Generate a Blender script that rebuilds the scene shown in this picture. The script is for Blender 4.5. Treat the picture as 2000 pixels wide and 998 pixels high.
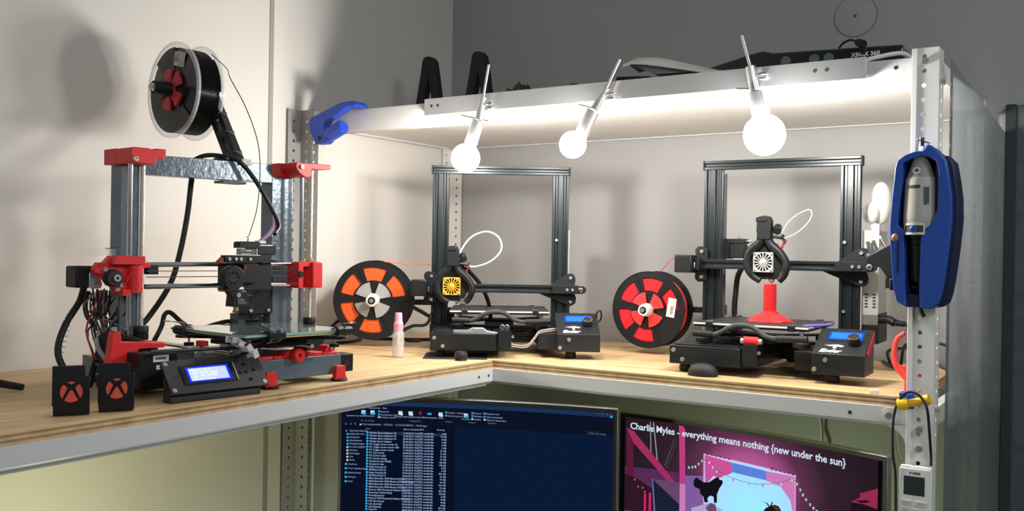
import bpy, bmesh, math, random
from mathutils import Vector, Matrix
random.seed(7)
PI = math.pi
for o in list(bpy.data.objects): bpy.data.objects.remove(o, do_unlink=True)
SC = bpy.context.scene
COL = SC.collection

# ---------------------------------------------------------------- camera, world, lights, exposure
cam_d = bpy.data.cameras.new('camera'); cam = bpy.data.objects.new('camera', cam_d); COL.objects.link(cam)
cam_d.sensor_width = 36; cam_d.sensor_fit = 'HORIZONTAL'; cam_d.lens = 1862.7/2000*36
cam_d.clip_start = .02; cam_d.clip_end = 50
def cam_axes(yaw, pitch, roll):
    f = Vector((-math.sin(yaw)*math.cos(pitch), math.cos(yaw)*math.cos(pitch), -math.sin(pitch)))
    r0 = Vector((math.cos(yaw), math.sin(yaw), 0)); u0 = r0.cross(f)
    return r0*math.cos(roll)+u0*math.sin(roll), -r0*math.sin(roll)+u0*math.cos(roll), f
_r, _u, _f = cam_axes(.5839, .0018, .0162)
cam.matrix_world = Matrix(((_r.x, _u.x, -_f.x, 1.7935), (_r.y, _u.y, -_f.y, -1.7558), (_r.z, _u.z, -_f.z, .2565), (0, 0, 0, 1)))
SC.camera = cam

W = bpy.data.worlds.new('room_ambient'); SC.world = W; W.use_nodes = True
W.node_tree.nodes['Background'].inputs['Color'].default_value = (.80, .90, 1.0, 1)
W.node_tree.nodes['Background'].inputs['Strength'].default_value = .07

def lamp(name, kind, loc, energy, color, size=.2, target=None, size_y=None):
    d = bpy.data.lights.new(name, kind); d.energy = energy; d.color = color
    if kind == 'AREA':
        d.size = size
        if size_y: d.shape = 'RECTANGLE'; d.size_y = size_y
    elif kind == 'POINT': d.shadow_soft_size = size
    o = bpy.data.objects.new(name, d); COL.objects.link(o); o.location = loc
    if target is not None:
        o.rotation_euler = (Vector(target)-Vector(loc)).to_track_quat('-Z', 'Y').to_euler()
    return o
BULB = 150.0            # emission of the three bulbs over the bench
lamp('overhead_fill', 'AREA', (3.0, -.75, 1.45), 15.0, (.88, .95, 1.0), .7, (2.7, -.7, 0))  # unseen fill added overhead to brighten upward faces and the right-hand wall
lamp('under_shelf_fill', 'POINT', (.44, -.80, -.40), 4.2, (.95, 1.0, .64), .06)  # unseen light added to turn the wall under the left shelf yellow-green
lamp('front_fill', 'AREA', (3.0, -3.0, 1.25), 16.0, (.93, .96, 1.0), .8, (1.1, 0, .2))  # unseen fill added behind the camera to lift the post and rail fronts
lamp('under_shelf_fill', 'POINT', (1.12, .30, -.42), 1.6, (.80, 1.0, .60), .08)  # weaker unseen light added for the greenish back wall below the right shelf

SC.view_settings.view_transform = 'Standard'; SC.view_settings.look = 'None'
SC.view_settings.gamma = 1; SC.view_settings.use_curve_mapping = False
SC.view_settings.exposure = 0.5

# ---------------------------------------------------------------- materials
MATS = {}
def mat(name, col, rough=.5, metal=0, bump=0, bscale=200, var=0, vscale=8, spec=.5, trans=0, ior=1.45, emit=None, estr=0, alpha=1, coat=0, col2=None):
    if name in MATS: return MATS[name]
    m = bpy.data.materials.new(name); m.use_nodes = True; MATS[name] = m
    nt = m.node_tree; b = nt.nodes['Principled BSDF']
    b.inputs['Base Color'].default_value = (*col, 1); b.inputs['Roughness'].default_value = rough
    b.inputs['Metallic'].default_value = metal; b.inputs['Specular IOR Level'].default_value = spec
    b.inputs['Transmission Weight'].default_value = trans; b.inputs['IOR'].default_value = ior
    b.inputs['Alpha'].default_value = alpha; b.inputs['Coat Weight'].default_value = coat
    if emit: b.inputs['Emission Color'].default_value = (*emit, 1); b.inputs['Emission Strength'].default_value = estr
    m.diffuse_color = (*col, 1)
    if bump or var:
        tc = nt.nodes.new('ShaderNodeTexCoord')
    if var:
        n = nt.nodes.new('ShaderNodeTexNoise'); n.inputs['Scale'].default_value = vscale; n.inputs['Detail'].default_value = 5
        nt.links.new(tc.outputs['Object'], n.inputs['Vector'])
        r = nt.nodes.new('ShaderNodeMapRange'); r.inputs[1].default_value = .3; r.inputs[2].default_value = .7
        nt.links.new(n.outputs['Fac'], r.inputs[0])
        mx = nt.nodes.new('ShaderNodeMixRGB'); nt.links.new(r.outputs[0], mx.inputs[0])
        c2 = col2 or tuple(c*(1-var) for c in col)
        mx.inputs[1].default_value = (*col, 1); mx.inputs[2].default_value = (*c2, 1)
        nt.links.new(mx.outputs[0], b.inputs['Base Color'])
    if bump:
        n = nt.nodes.new('ShaderNodeTexNoise'); n.inputs['Scale'].default_value = bscale; n.inputs['Detail'].default_value = 4
        nt.links.new(tc.outputs['Object'], n.inputs['Vector'])
        bp = nt.nodes.new('ShaderNodeBump'); bp.inputs['Strength'].default_value = bump; bp.inputs['Distance'].default_value = .002
        nt.links.new(n.outputs['Fac'], bp.inputs['Height']); nt.links.new(bp.outputs[0], b.inputs['Normal'])
    return m
def glow(name, col, s=1.0):
    if name in MATS: return MATS[name]
    m = bpy.data.materials.new(name); m.use_nodes = True; MATS[name] = m
    nt = m.node_tree; nt.nodes.clear()
    e = nt.nodes.new('ShaderNodeEmission'); e.inputs[0].default_value = (*col, 1); e.inputs[1].default_value = s*(.62 if name.startswith(('screen', 'picture')) else 1)
    o = nt.nodes.new('ShaderNodeOutputMaterial'); nt.links.new(e.outputs[0], o.inputs[0]); return m
def wood(name, horizontal_axis):
    m = bpy.data.materials.new(name); m.use_nodes = True; MATS[name] = m
    nt = m.node_tree; b = nt.nodes['Principled BSDF']; L = nt.links.new
    tc = nt.nodes.new('ShaderNodeTexCoord'); mp = nt.nodes.new('ShaderNodeMapping')
    mp.inputs['Scale'].default_value = (1.2, 7, 7) if horizontal_axis == 'x' else (7, 1.2, 7)
    L(tc.outputs['Object'], mp.inputs[0])
    n = nt.nodes.new('ShaderNodeTexNoise'); n.inputs['Scale'].default_value = 3.2; n.inputs['Detail'].default_value = 7; n.inputs['Distortion'].default_value = 1.4
    L(mp.outputs[0], n.inputs['Vector'])
    r = nt.nodes.new('ShaderNodeValToRGB'); r.color_ramp.elements[0].position = .3; r.color_ramp.elements[1].position = .72
    r.color_ramp.elements[0].color = (.56, .36, .17, 1); r.color_ramp.elements[1].color = (.78, .57, .32, 1)
    L(n.outputs['Fac'], r.inputs[0])
    n2 = nt.nodes.new('ShaderNodeTexNoise'); n2.inputs['Scale'].default_value = 2.2; n2.inputs['Detail'].default_value = 6
    L(tc.outputs['Object'], n2.inputs['Vector'])
    mx = nt.nodes.new('ShaderNodeMixRGB'); mx.blend_type = 'MULTIPLY'; mx.inputs[0].default_value = .45
    r2 = nt.nodes.new('ShaderNodeValToRGB'); r2.color_ramp.elements[0].position = .35; r2.color_ramp.elements[1].position = .6
    r2.color_ramp.elements[0].color = (.72, .66, .58, 1); r2.color_ramp.elements[1].color = (1, 1, 1, 1)
    L(n2.outputs['Fac'], r2.inputs[0]); L(r.outputs[0], mx.inputs[1]); L(r2.outputs[0], mx.inputs[2])
    L(mx.outputs[0], b.inputs['Base Color']); b.inputs['Roughness'].default_value = .55
    bp = nt.nodes.new('ShaderNodeBump'); bp.inputs['Strength'].default_value = .15; bp.inputs['Distance'].default_value = .001
    L(n.outputs['Fac'], bp.inputs['Height']); L(bp.outputs[0], b.inputs['Normal'])
    return m
PLY_X = wood('plywood_face_x', 'x'); PLY_Y = wood('plywood_face_y', 'y')
PLY_PALE = mat('plywood_ply_pale', (.74, .53, .29), .7, var=.3, vscale=40)
PLY_DARK = mat('plywood_ply_dark', (.50, .31, .14), .75, var=.4, vscale=40)
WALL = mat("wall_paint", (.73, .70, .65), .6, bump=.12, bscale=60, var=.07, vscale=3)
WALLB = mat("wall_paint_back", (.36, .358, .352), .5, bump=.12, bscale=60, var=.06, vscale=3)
TRIM = mat('trim_grey', (.36, .34, .31), .5)
FLOOR = mat('floor_grey', (.25, .25, .25), .7, var=.2)
STEEL = mat('painted_steel', (.66, .66, .65), .38, bump=.08, bscale=90)
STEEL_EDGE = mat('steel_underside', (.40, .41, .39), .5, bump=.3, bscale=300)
GALV = mat('post_grey', (.74, .735, .70), .42)
ALU = mat('brushed_aluminium', (.72, .73, .74), .33, .85, bump=.06, bscale=300)
CHROME = mat('polished_steel', (.80, .80, .80), .16, 1)
ZINC = mat('zinc_screw', (.75, .74, .70), .3, .9)
BLACK = mat('black_plastic', (.011, .012, .013), .45, spec=.35, bump=.05, bscale=250)
BLACKM = mat('black_anodised', (.016, .021, .023), .32, .25)
BLACKS = mat('black_sheet_steel', (.013, .015, .016), .38)
RUBBER = mat('black_rubber', (.012, .013, .013), .6)
CABLE = mat('black_cable', (.010, .011, .011), .45)
RED = mat('red_print', (.78, .030, .030), .38, bump=.10, bscale=400)
ORANGE = mat('orange_filament', (.95, .13, .025), .35)
REDF = mat('red_filament', (.82, .025, .035), .33)
BLUE = mat('blue_print', (.018, .07, .50), .36, bump=.08, bscale=400)
BLUED = mat('blue_case', (.026, .085, .40), .36, bump=.1, bscale=300)
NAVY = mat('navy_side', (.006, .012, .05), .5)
YELLOW = mat('yellow_print', (.90, .55, .02), .4, bump=.1, bscale=400)
WHITE = mat('white_plastic', (.80, .79, .76), .4)
GREYP = mat('grey_print', (.36, .36, .345), .45)
BLUESTEEL = mat('blue_grey_hammered_steel', (.135, .175, .205), .24, .25, bump=.4, bscale=110)
BED_GLASS = mat('bed_glass', (.72, .86, .82), .03, trans=.9, ior=1.5)
GLASS_EDGE = mat('glass_edge_green', (.30, .50, .45), .15)
CLEAR = mat('clear_plastic', (.90, .91, .90), .08, alpha=.24, coat=.3)
MATTE_BED = mat('black_bed_surface', (.022, .024, .025), .5, bump=.25, bscale=500)
CLEARBED = mat('bed_plate_edge', (.66, .66, .64), .25)
LABEL = mat('paper_label', (.78, .77, .74), .6)
INK = mat('dark_ink', (.03, .03, .03), .6)
PRINTW = mat('white_print', (.85, .85, .85), .5)

# ---------------------------------------------------------------- mesh helpers
class MB:
    def __init__(s): s.v = []; s.f = []; s.m = []
    def add(s, vs, fs, mi=0):
        n = len(s.v); s.v += [tuple(v) for v in vs]; s.f += [tuple(i+n for i in f) for f in fs]; s.m += [mi]*len(fs); return s
    def box(s, x0, x1, y0, y1, z0, z1, mi=0):
        return s.add([(x0,y0,z0),(x1,y0,z0),(x1,y1,z0),(x0,y1,z0),(x0,y0,z1),(x1,y0,z1),(x1,y1,z1),(x0,y1,z1)],
                     [(0,3,2,1),(4,5,6,7),(0,1,5,4),(1,2,6,5),(2,3,7,6),(3,0,4,7)], mi)
    def bar(s, p0, p1, w, h, up=(0,0,1), mi=0):
        p0, p1 = Vector(p0), Vector(p1); d = (p1-p0).normalized(); a = d.cross(Vector(up)).normalized(); b = a.cross(d)
        a *= w/2; b *= h/2
        vs = [p+q for p in (p0, p1) for q in (-a-b, a-b, a+b, -a+b)]
        return s.add(vs, [(0,1,2,3),(7,6,5,4),(0,4,5,1),(1,5,6,2),(2,6,7,3),(3,7,4,0)], mi)
    def cyl(s, p0, p1, r0, r1=None, n=16, mi=0):
        if r1 is None: r1 = r0
        return s.lathe([(0, 0), (r0, 0), (r1, 1), (0, 1)], p0, p1, n, mi)
    def lathe(s, prof, p0, p1, n=20, mi=0):
        """profile (radius, t) with t along p0->p1 (0..1)"""
        p0, p1 = Vector(p0), Vector(p1); d = p1-p0; u = d.normalized()
        a = u.orthogonal().normalized(); b = u.cross(a)
        rings = []; base = len(s.v)
        for r, t in prof:
            c = p0+d*t
            if r < 1e-7: rings.append([len(s.v)]); s.v.append(tuple(c))
            else:
                rings.append(list(range(len(s.v), len(s.v)+n)))
                for k in range(n):
                    an = 2*PI*k/n; s.v.append(tuple(c+(a*math.cos(an)+b*math.sin(an))*r))
        for A, B in zip(rings, rings[1:]):
            for k in range(n):
                k2 = (k+1) % n
                if len(A) == 1 and len(B) == 1: continue
                if len(A) == 1: f = (A[0], B[k2], B[k])
                elif len(B) == 1: f = (A[k], A[k2], B[0])
                else: f = (A[k], A[k2], B[k2], B[k])
                s.f.append(f); s.m.append(mi)
        return s
    def tube(s, pts, r, n=8, mi=0, sub=4, closed=False):
        P = [Vector(p) for p in pts]
        if sub > 1 and len(P) > 2:
            Q = []
            for i in range(len(P)-1):
                a = P[i-1] if i > 0 else P[0]*2-P[1]; b, c = P[i], P[i+1]; d = P[i+2] if i+2 < len(P) else P[-1]*2-P[-2]
                for k in range(sub):
                    t = k/sub
                    Q.append(.5*((2*b)+(c-a)*t+(2*a-5*b+4*c-d)*t*t+(3*b-a-3*c+d)*t**3))
            Q.append(P[-1]); P = Q
        R = r if callable(r) else (lambda t: r)
        t0 = (P[1]-P[0]).normalized(); a = t0.orthogonal().normalized(); rings = []
        for i, p in enumerate(P):
            t = (P[min(i+1, len(P)-1)]-P[max(i-1, 0)]).normalized()
            a = (a-t*a.dot(t)).normalized(); b = t.cross(a); rr = R(i/(len(P)-1))
            rings.append(list(range(len(s.v), len(s.v)+n)))
            for k in range(n):
                an = 2*PI*k/n; s.v.append(tuple(p+(a*math.cos(an)+b*math.sin(an))*rr))
        for A, B in zip(rings, rings[1:]):
            for k in range(n): s.f.append((A[k], A[(k+1) % n], B[(k+1) % n], B[k])); s.m.append(mi)
        s.f.append(tuple(reversed(rings[0]))); s.f.append(tuple(rings[-1])); s.m += [mi, mi]
        return s
    def prism(s, out, plane, d0, d1, mi=0):
        """outline in plane 'xz','xy','yz' extruded along the third axis from d0 to d1"""
        g = {'xz': lambda a, b, d: (a, d, b), 'xy': lambda a, b, d: (a, b, d), 'yz': lambda a, b, d: (d, a, b)}[plane]
        n = len(out)
        vs = [g(a, b, d0) for a, b in out]+[g(a, b, d1) for a, b in out]
        fs = [tuple(range(n)), tuple(range(2*n-1, n-1, -1))]+[(i, i+n, (i+1) % n+n, (i+1) % n) for i in range(n)]
        return s.add(vs, fs, mi)
    def ell(s, c, rx, ry, rz, n=20, m=12, mi=0):
        base = len(s.v); c = Vector(c); rings = []
        for j in range(m+1):
            ph = -PI/2+PI*j/m
            if j in (0, m): rings.append([len(s.v)]); s.v.append((c.x, c.y, c.z+rz*math.sin(ph)))
            else:
                rings.append(list(range(len(s.v), len(s.v)+n)))
                for k in range(n):
                    an = 2*PI*k/n; s.v.append((c.x+rx*math.cos(ph)*math.cos(an), c.y+ry*math.cos(ph)*math.sin(an), c.z+rz*math.sin(ph)))
        for A, B in zip(rings, rings[1:]):
            for k in range(n):
                k2 = (k+1) % n
                f = (A[0], B[k2], B[k]) if len(A) == 1 else ((A[k], A[k2], B[0]) if len(B) == 1 else (A[k], A[k2], B[k2], B[k]))
                s.f.append(f); s.m.append(mi)
        return s
    def polar(s, c, radii, n, keep, d0, d1, plane='xz', mi=0):
        """plate made of polar cells (ring i, sector k) where keep(rmid, angle) ; extruded d0..d1; angle from up, clockwise seen from -y"""
        cells = {(i, k) for i in range(len(radii)-1) for k in range(n) if keep((radii[i]+radii[i+1])/2, 360*(k+.5)/n)}
        idx = {}
        def V(i, k, d):
            k %= n
            key = (i, k, d)
            if key not in idx:
                an = 2*PI*k/n; a = radii[i]*math.sin(an); b = radii[i]*math.cos(an); dd = d1 if d else d0
                p = (c[0]+a, c[1]+dd, c[2]+b) if plane == 'xz' else ((c[0]+dd, c[1]+a, c[2]+b) if plane == 'yz' else (c[0]+a, c[1]+b, c[2]+dd))
                idx[key] = len(s.v); s.v.append(p)
            return idx[key]
        def F(*q): s.f.append(q); s.m.append(mi)
        for i, k in cells:
            F(V(i,k,0), V(i+1,k,0), V(i+1,k+1,0), V(i,k+1,0)); F(V(i,k,1), V(i,k+1,1), V(i+1,k+1,1), V(i+1,k,1))
            if (i+1, k) not in cells: F(V(i+1,k,0), V(i+1,k,1), V(i+1,k+1,1), V(i+1,k+1,0))
            if (i-1, k) not in cells: F(V(i,k,0), V(i,k+1,0), V(i,k+1,1), V(i,k,1))
            if (i, (k+1) % n) not in cells: F(V(i,k+1,0), V(i+1,k+1,0), V(i+1,k+1,1), V(i,k+1,1))
            if (i, (k-1) % n) not in cells: F(V(i,k,0), V(i,k,1), V(i+1,k,1), V(i+1,k,0))
        return s
    def xf(s, M):
        s.v = [tuple(M @ Vector(v)) for v in s.v]; return s
    def mesh(s, name, mats, sharp=35):
        me = bpy.data.meshes.new(name); me.from_pydata(s.v, [], s.f)
        mats = mats if isinstance(mats, (list, tuple)) else [mats]
        for m in mats: me.materials.append(m)
        if len(mats) > 1: me.polygons.foreach_set('material_index', s.m)
        bm = bmesh.new(); bm.from_mesh(me); bmesh.ops.recalc_face_normals(bm, faces=bm.faces); bm.to_mesh(me); bm.free()
        me.polygons.foreach_set('use_smooth', [True]*len(me.polygons)); me.set_sharp_from_angle(angle=math.radians(sharp))
        me.update(); return me
    def build(s, name, mats, parent=None, bevel=0, loc=None, sharp=35, seg=2):
        o = bpy.data.objects.new(name, s.mesh(name, mats, sharp)); COL.objects.link(o)
        if parent: o.parent = parent
        if loc: o.location = loc
        if bevel:
            b = o.modifiers.new('bevel', 'BEVEL'); b.width = bevel; b.segments = seg; b.limit_method = 'ANGLE'; b.angle_limit = math.radians(40)
        return o
def tag(o, label, cat, group=None):
    o['label'] = label; o['category'] = cat
    if group: o['group'] = group
    return o
def struct(o): o['kind'] = 'structure'; return o
def plabel(o, l): o['label'] = l; return o
def thing(name, label, cat, loc=(0, 0, 0), rz=0, group=None):
    o = bpy.data.objects.new(name, None); COL.objects.link(o); o.empty_display_size = .02
    o.location = loc; o.rotation_euler = (0, 0, rz); return tag(o, label, cat, group)
SHARED = {}
def inst(name, key, maker, mats, parent, loc, rot=(0, 0, 0)):
    """one more piece of a kind, sharing its mesh"""
    if key not in SHARED: SHARED[key] = maker().mesh(name, mats)
    o = bpy.data.objects.new(name, SHARED[key]); COL.objects.link(o); o.parent = parent; o.location = loc; o.rotation_euler = rot; return o
def screw(parent, loc, rot=(0, 0, 0), s=1.0, name='screw'):
    """round cap screw whose head faces local -y"""
    def mk():
        m = MB(); m.lathe([(0, .35), (.42, .35), (.5, 0), (.85, 0), (1, .2), (1, 1), (0, 1)], (0, -.9, 0), (0, .3, 0), 12)
        m.v = [(a*.004, b*.004, c*.004) for a, b, c in m.v]; return m
    o = inst(name, 'screw', mk, ZINC, parent, loc, rot); o.scale = (s, s, s); return o
def hexnut(parent, loc, r=.006, name='nut', rot=(0, 0, 0)):
    def mk(): return MB().lathe([(0, 0), (.45, 0), (.5, .1), (.5, 0), (1, 0), (1, 1), (0, 1)], (0, -.5, 0), (0, .5, 0), 6)
    o = inst(name, 'nut', mk, ZINC, parent, loc, rot); o.scale = (r, r, r); return o
def text_mb(body, size, M, spacing=1.0, line=1.0, bold=0.0, align='LEFT', shear=0.0):
    """flat lettering as mesh; M maps the text plane (x right, y up) into the parent's space"""
    cu = bpy.data.curves.new('t', 'FONT'); cu.body = body; cu.size = size; cu.resolution_u = 2; cu.space_line = line; cu.space_character = spacing
    cu.offset = bold; cu.align_x = align; cu.shear = shear
    o = bpy.data.objects.new('t', cu); COL.objects.link(o)
    dg = bpy.context.evaluated_depsgraph_get(); dg.update()
    me = bpy.data.meshes.new_from_object(o.evaluated_get(dg))
    mb = MB(); mb.add([M(v.co.x, v.co.y) for v in me.vertices], [tuple(p.vertices) for p in me.polygons])
    bpy.data.objects.remove(o, do_unlink=True); bpy.data.curves.remove(cu); bpy.data.meshes.remove(me); return mb
def flat(mb, name, m, parent):
    """thin print: no recalculated smooth shading needed"""
    me = bpy.data.meshes.new(name); me.from_pydata(mb.v, [], mb.f); me.materials.append(m); me.update()
    o = bpy.data.objects.new(name, me); COL.objects.link(o); o.parent = parent; return o

# ================================================================ the room
ZF, ZC = -1.2, 1.5
struct(MB().box(-.3, 4.2, -4.6, .80, ZF-.1, ZF).build('floor', FLOOR))
struct(MB().box(-.3, 4.2, -4.6, .80, ZC, ZC+.1).build('ceiling', mat('ceiling_grey', (.45, .45, .45), .7, var=.03)))
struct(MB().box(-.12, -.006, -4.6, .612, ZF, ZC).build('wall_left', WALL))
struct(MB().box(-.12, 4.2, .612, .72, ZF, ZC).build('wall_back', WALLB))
struct(MB().box(-.0059, .004, -4.6, -.083, ZF+.001, ZC-.001).build('trim_1', WALL))          # the wall lining left of the posts stands 1 cm proud
struct(MB().box(.0041, .0062, -.140, -.127, ZF+.001, ZC-.001).build('trim_2', TRIM))          # grey cover strip over its joint

# ---------------------------------------------------------------- perforated steel shelving
def flange(mb, O, U, N, w, z0, zh, z1):
    """perforated strip: O corner, U along the flange, N thickness; plain below zh"""
    O, U, N = Vector(O), Vector(U), Vector(N)*.002; p = .025; Z = Vector((0, 0, 1)); r = .0042
    def P(u, z, d): return O+U*u+N*d+Z*z
    k = int((z1-zh)/p)
    zs = zh
    if zh > z0:
        vs = [P(u, z, d) for d in (0, 1) for u, z in ((0, z0), (w, z0), (w, zh), (0, zh))]
        mb.add(vs, [(0,1,2,3),(7,6,5,4),(0,4,5,1),(1,5,6,2),(2,6,7,3),(3,7,4,0)])
    for i in range(k):
        a, b = zs, zs+p; c = (a+b)/2; m = w*.55
        sq = [(0,a),(m,a),(w,a),(w,c),(w,b),(m,b),(0,b),(0,c)]
        oc = [(m+r*math.cos(t), c+r*math.sin(t)) for t in [PI*(1.25+.25*j) for j in range(8)]]
        vs = [P(u, z, d) for d in (0, 1) for L in (sq, oc) for u, z in L]
        fs = []
        for j in range(8):
            j2 = (j+1) % 8
            fs += [(j, j2, 8+j2, 8+j), (16+j2, 16+j, 24+j, 24+j2), (8+j, 8+j2, 24+j2, 24+j)]
            if j in (2, 3, 6, 7): fs.append((j, 16+j, 16+j2, j2))
        mb.add(vs, fs); zs += p
    e = z1
    if e-zs > .001:
        vs = [P(u, z, d) for d in (0, 1) for u, z in ((0, zs), (w, zs), (w, e), (0, e))]
        mb.add(vs, [(0,1,2,3),(7,6,5,4),(0,4,5,1),(1,5,6,2),(2,6,7,3),(3,7,4,0)])
def post(parent, cx, cy, sx, sy, w, z1, z0=ZF, zh=-.48, m=GALV):
    mb = MB()
    flange(mb, (cx, cy, 0), (sx, 0, 0), (0, sy, 0), w, z0, zh, z1)
    flange(mb, (cx, cy+sy*.0021, 0), (0, sy, 0), (sx, 0, 0), w, z0, zh, z1)
    return mb.build('post', m, parent)
BEAM = [(0,0),(0,-.0275),(.005,-.0335),(.020,-.0335),(.020,-.0315),(.006,-.0315),(.002,-.0265),(.002,-.002),(.018,-.002),(.018,0)]
TOPB = [(0,0),(0,-.032),(.013,-.052),(.024,-.052),(.024,-.050),(.0142,-.050),(.002,-.0313),(.002,-.002),(.018,-.002),(.018,0)]

ru = thing('shelving_unit', 'pale grey perforated steel shelving with top shelf along the back wall', 'shelving', (0, 0, ZF))
def up(o): o.location.z -= ZF; return o
up(post(ru, 0, 0, 1, 1, .036, .612)); up(post(ru, 0, .608, 1, -1, .042, .612))
pr = up(post(ru, 1.5, 0, -1, 1, .043, .622)); up(post(ru, 1.5, .608, -1, -1, .042, .612))
plabel(pr, 'front right perforated post the blue tool holder hangs on')
up(MB().box(1.4565, 1.4655, -.003, .0, ZF, .622).build('post_lip', GALV, ru, .001))
def along_x(prof, x0, x1, y, z, flip=1): return MB().prism([(y+a*flip, z+b) for a, b in prof], 'yz', x0, x1)
up(along_x(BEAM, .004, 1.4555, .0, 0).build('shelf_beam', STEEL, ru, .0006))
up(along_x(BEAM, .003, 1.497, .605, 0, -1).build('shelf_beam', STEEL, ru))
up(along_x(TOPB, .037, 1.4555, .0, .607).build('top_beam', STEEL, ru, .0006))
up(along_x(BEAM, .003, 1.497, .605, .607, -1).build('top_beam', STEEL, ru))
for xx in (.003, 1.479):
    up(MB().box(xx, xx+.018, .045, .56, -.033, -.001).build('side_beam', STEEL, ru))
    up(MB().box(xx, xx+.018, .045, .56, .573, .606).build('side_beam', STEEL, ru))
up(MB().box(.022, 1.478, .026, .585, .577, .585).build('top_shelf', mat('cream_board', (.72, .70, .66), .5, var=.05), ru))
up(MB().box(.05, 1.44, .0245, .0285, .5535, .5725).build('edge_strip', mat('yellowed_edge', (.74, .66, .46), .6, var=.3, vscale=30), ru))
up(MB().prism([(1.455, -.030), (1.425, -.0335), (1.440, -.040), (1.452, -.052), (1.4565, -.066), (1.4565, -.030)], 'xz', .0015, .004).build('corner_gusset', GALV, ru))
def washer_bolt(x, z, y=0):
    o = up(MB().lathe([(.0025, 0), (.0135, 0), (.0135, 1), (.0025, 1)], (x, y-.002, z), (x, y+.0003, z), 24).build('washer', GALV, ru)); 
    n = hexnut(ru, (x, y-.006, z-ZF), .0065, 'bolt'); return n
washer_bolt(1.4297, -.0145)
for z in (.598, -.034, -.067): hexnut(ru, (1.479, -.004, z-ZF), .0062, 'bolt')
for z in (.565, .0):
    o = hexnut(ru, (1.504, .022, z-ZF), .006, 'bolt'); o.rotation_euler = (0, 0, PI/2)
for xx, zz in ((1.43, .592), (1.362, -.0166)):
    up(MB().lathe([(0, 0), (.0035, 0), (.0035, 1), (0, 1)], (xx, -.0004, zz), (xx, .001, zz), 14).build('bolt_hole', INK, ru))

lu = thing('shelving_unit', 'pale grey steel shelving along the left wall carrying the red and grey printer', 'shelving', (0, -1.0, ZF))
def upl(o): o.location = (0, 1.0, -ZF); return o
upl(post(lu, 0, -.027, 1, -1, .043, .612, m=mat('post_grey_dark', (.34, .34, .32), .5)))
upl(post(lu, 0, -2.0, 1, 1, .043, .1)); upl(post(lu, .588, -2.0, -1, 1, .043, -.002))
def along_y(prof, y0, y1, x, z): return MB().prism([(x-a, z+b) for a, b in prof], 'xz', y0, y1)
upl(along_y(BEAM, -1.998, -.001, .588, 0).build('shelf_beam', STEEL, lu, .0006))
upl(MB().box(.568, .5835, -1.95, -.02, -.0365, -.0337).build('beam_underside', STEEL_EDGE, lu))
for yy in (-.018, -.055):
    upl(MB().lathe([(0, 0), (.0032, 0), (.0032, 1), (0, 1)], (.5872, yy, -.0145), (.5886, yy, -.0145), 14).build('bolt_hole', INK, lu))

def plywood(name, label, x0, x1, y0, y1, top):
    t = thing(name, label, 'board', ((x0+x1)/2, (y0+y1)/2, .0002))
    for i in range(5):
        z0, z1 = .0002+i*.00356, .0002+(i+1)*.00356; e = (.0, .0006)[i % 2]
        mb = MB().box(x0+e, x1-e, y0+e, y1-e, z0, z1 if i < 4 else .018)
        o = mb.build('ply', top if i == 4 else (PLY_PALE, PLY_DARK)[i % 2], t); o.location = (-t.location.x, -t.location.y, -t.location.z)
    return t
plywood('plywood_board', 'birch plywood shelf board along the back wall under the two black printers', .0045, 1.4555, .0045, .598, PLY_X)
plywood('plywood_board', 'birch plywood shelf board along the left wall under the grey steel framed printer', .0065, .5865, -1.999, -.0005, PLY_Y)

# aluminium channel, lamps
rail = thing('aluminium_channel', 'bare aluminium channel bolted along the front of the top shelf', 'rail', (.89, -.001, .575))
R0 = Vector(rail.location)
C = [(-.017, .0), (-.017, .038), (-.0005, .038), (-.0005, .0362), (-.0152, .0362), (-.0152, .0018), (-.0005, .0018), (-.0005, 0)]
MB().prism([(a, b) for a, b in C], 'yz', -.496, .494).build('channel', ALU, rail, .0004)
for x in (-.475, -.457, .405, .426):
    MB().lathe([(0, 0), (.0035, 0), (.0035, 1), (0, 1)], (x, -.0174, .021), (x, -.016, .021), 14).build('screw_hole', INK, rail)
LTUBE = mat('lamp_tube', (.68, .68, .68), .30, .8)
BULBM = glow('lit_bulb', (1.0, .965, .91), BULB)
def shelf_lamp(label, top, mid0, mid1, low0, low1, bulb, pin, rb=.030, r1=.0085, r2=.0138):
    t = thing('clip_lamp', label, 'lamp', bulb, group=None); B = Vector(bulb)
    L = lambda p: Vector(p)-B
    MB().cyl(L(top), L(mid0), .0030, n=12).build('rod', LTUBE, t)
    MB().cyl(L(mid0), L(mid1), r1, n=20).build('upper_tube', LTUBE, t, .001)
    MB().cyl(L(low0), L(low1), r2, r2*1.08, n=24).build('lower_tube', LTUBE, t, .0012)
    d = (L(low1)-L(low0)).normalized()
    MB().lathe([(0, 0), (.013, 0), (.015, .2), (.014, .6), (.011, 1), (0, 1)], L(low1), L(low1)+d*.02, 20).build('socket', ALU, t)
    m = MB(); m.ell((0, 0, 0), rb, rb, rb, 28, 18); m.build('bulb', BULBM, t)
    a, b = pin; MB().cyl(L(a), L(b), .0016, n=8).build('cross_pin', CHROME, t)
    c = L(mid1)
    MB().cyl(c+Vector((0, -.012, .004)), c+Vector((0, .012, -.004)), .0016, n=8).build('cross_pin', CHROME, t)
    e = L(mid0)*.6+L(mid1)*.4
    MB().tube([e+Vector((.008, 0, 0)), e+Vector((.016, -.003, .003)), e+Vector((.024, 0, .004)), e+Vector((.026, .008, .001)), e+Vector((.020, .010, -.003)), e+Vector((.012, .006, -.004))], .0026, 10).build('eye_hook', CHROME, t)
    return t
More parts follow.
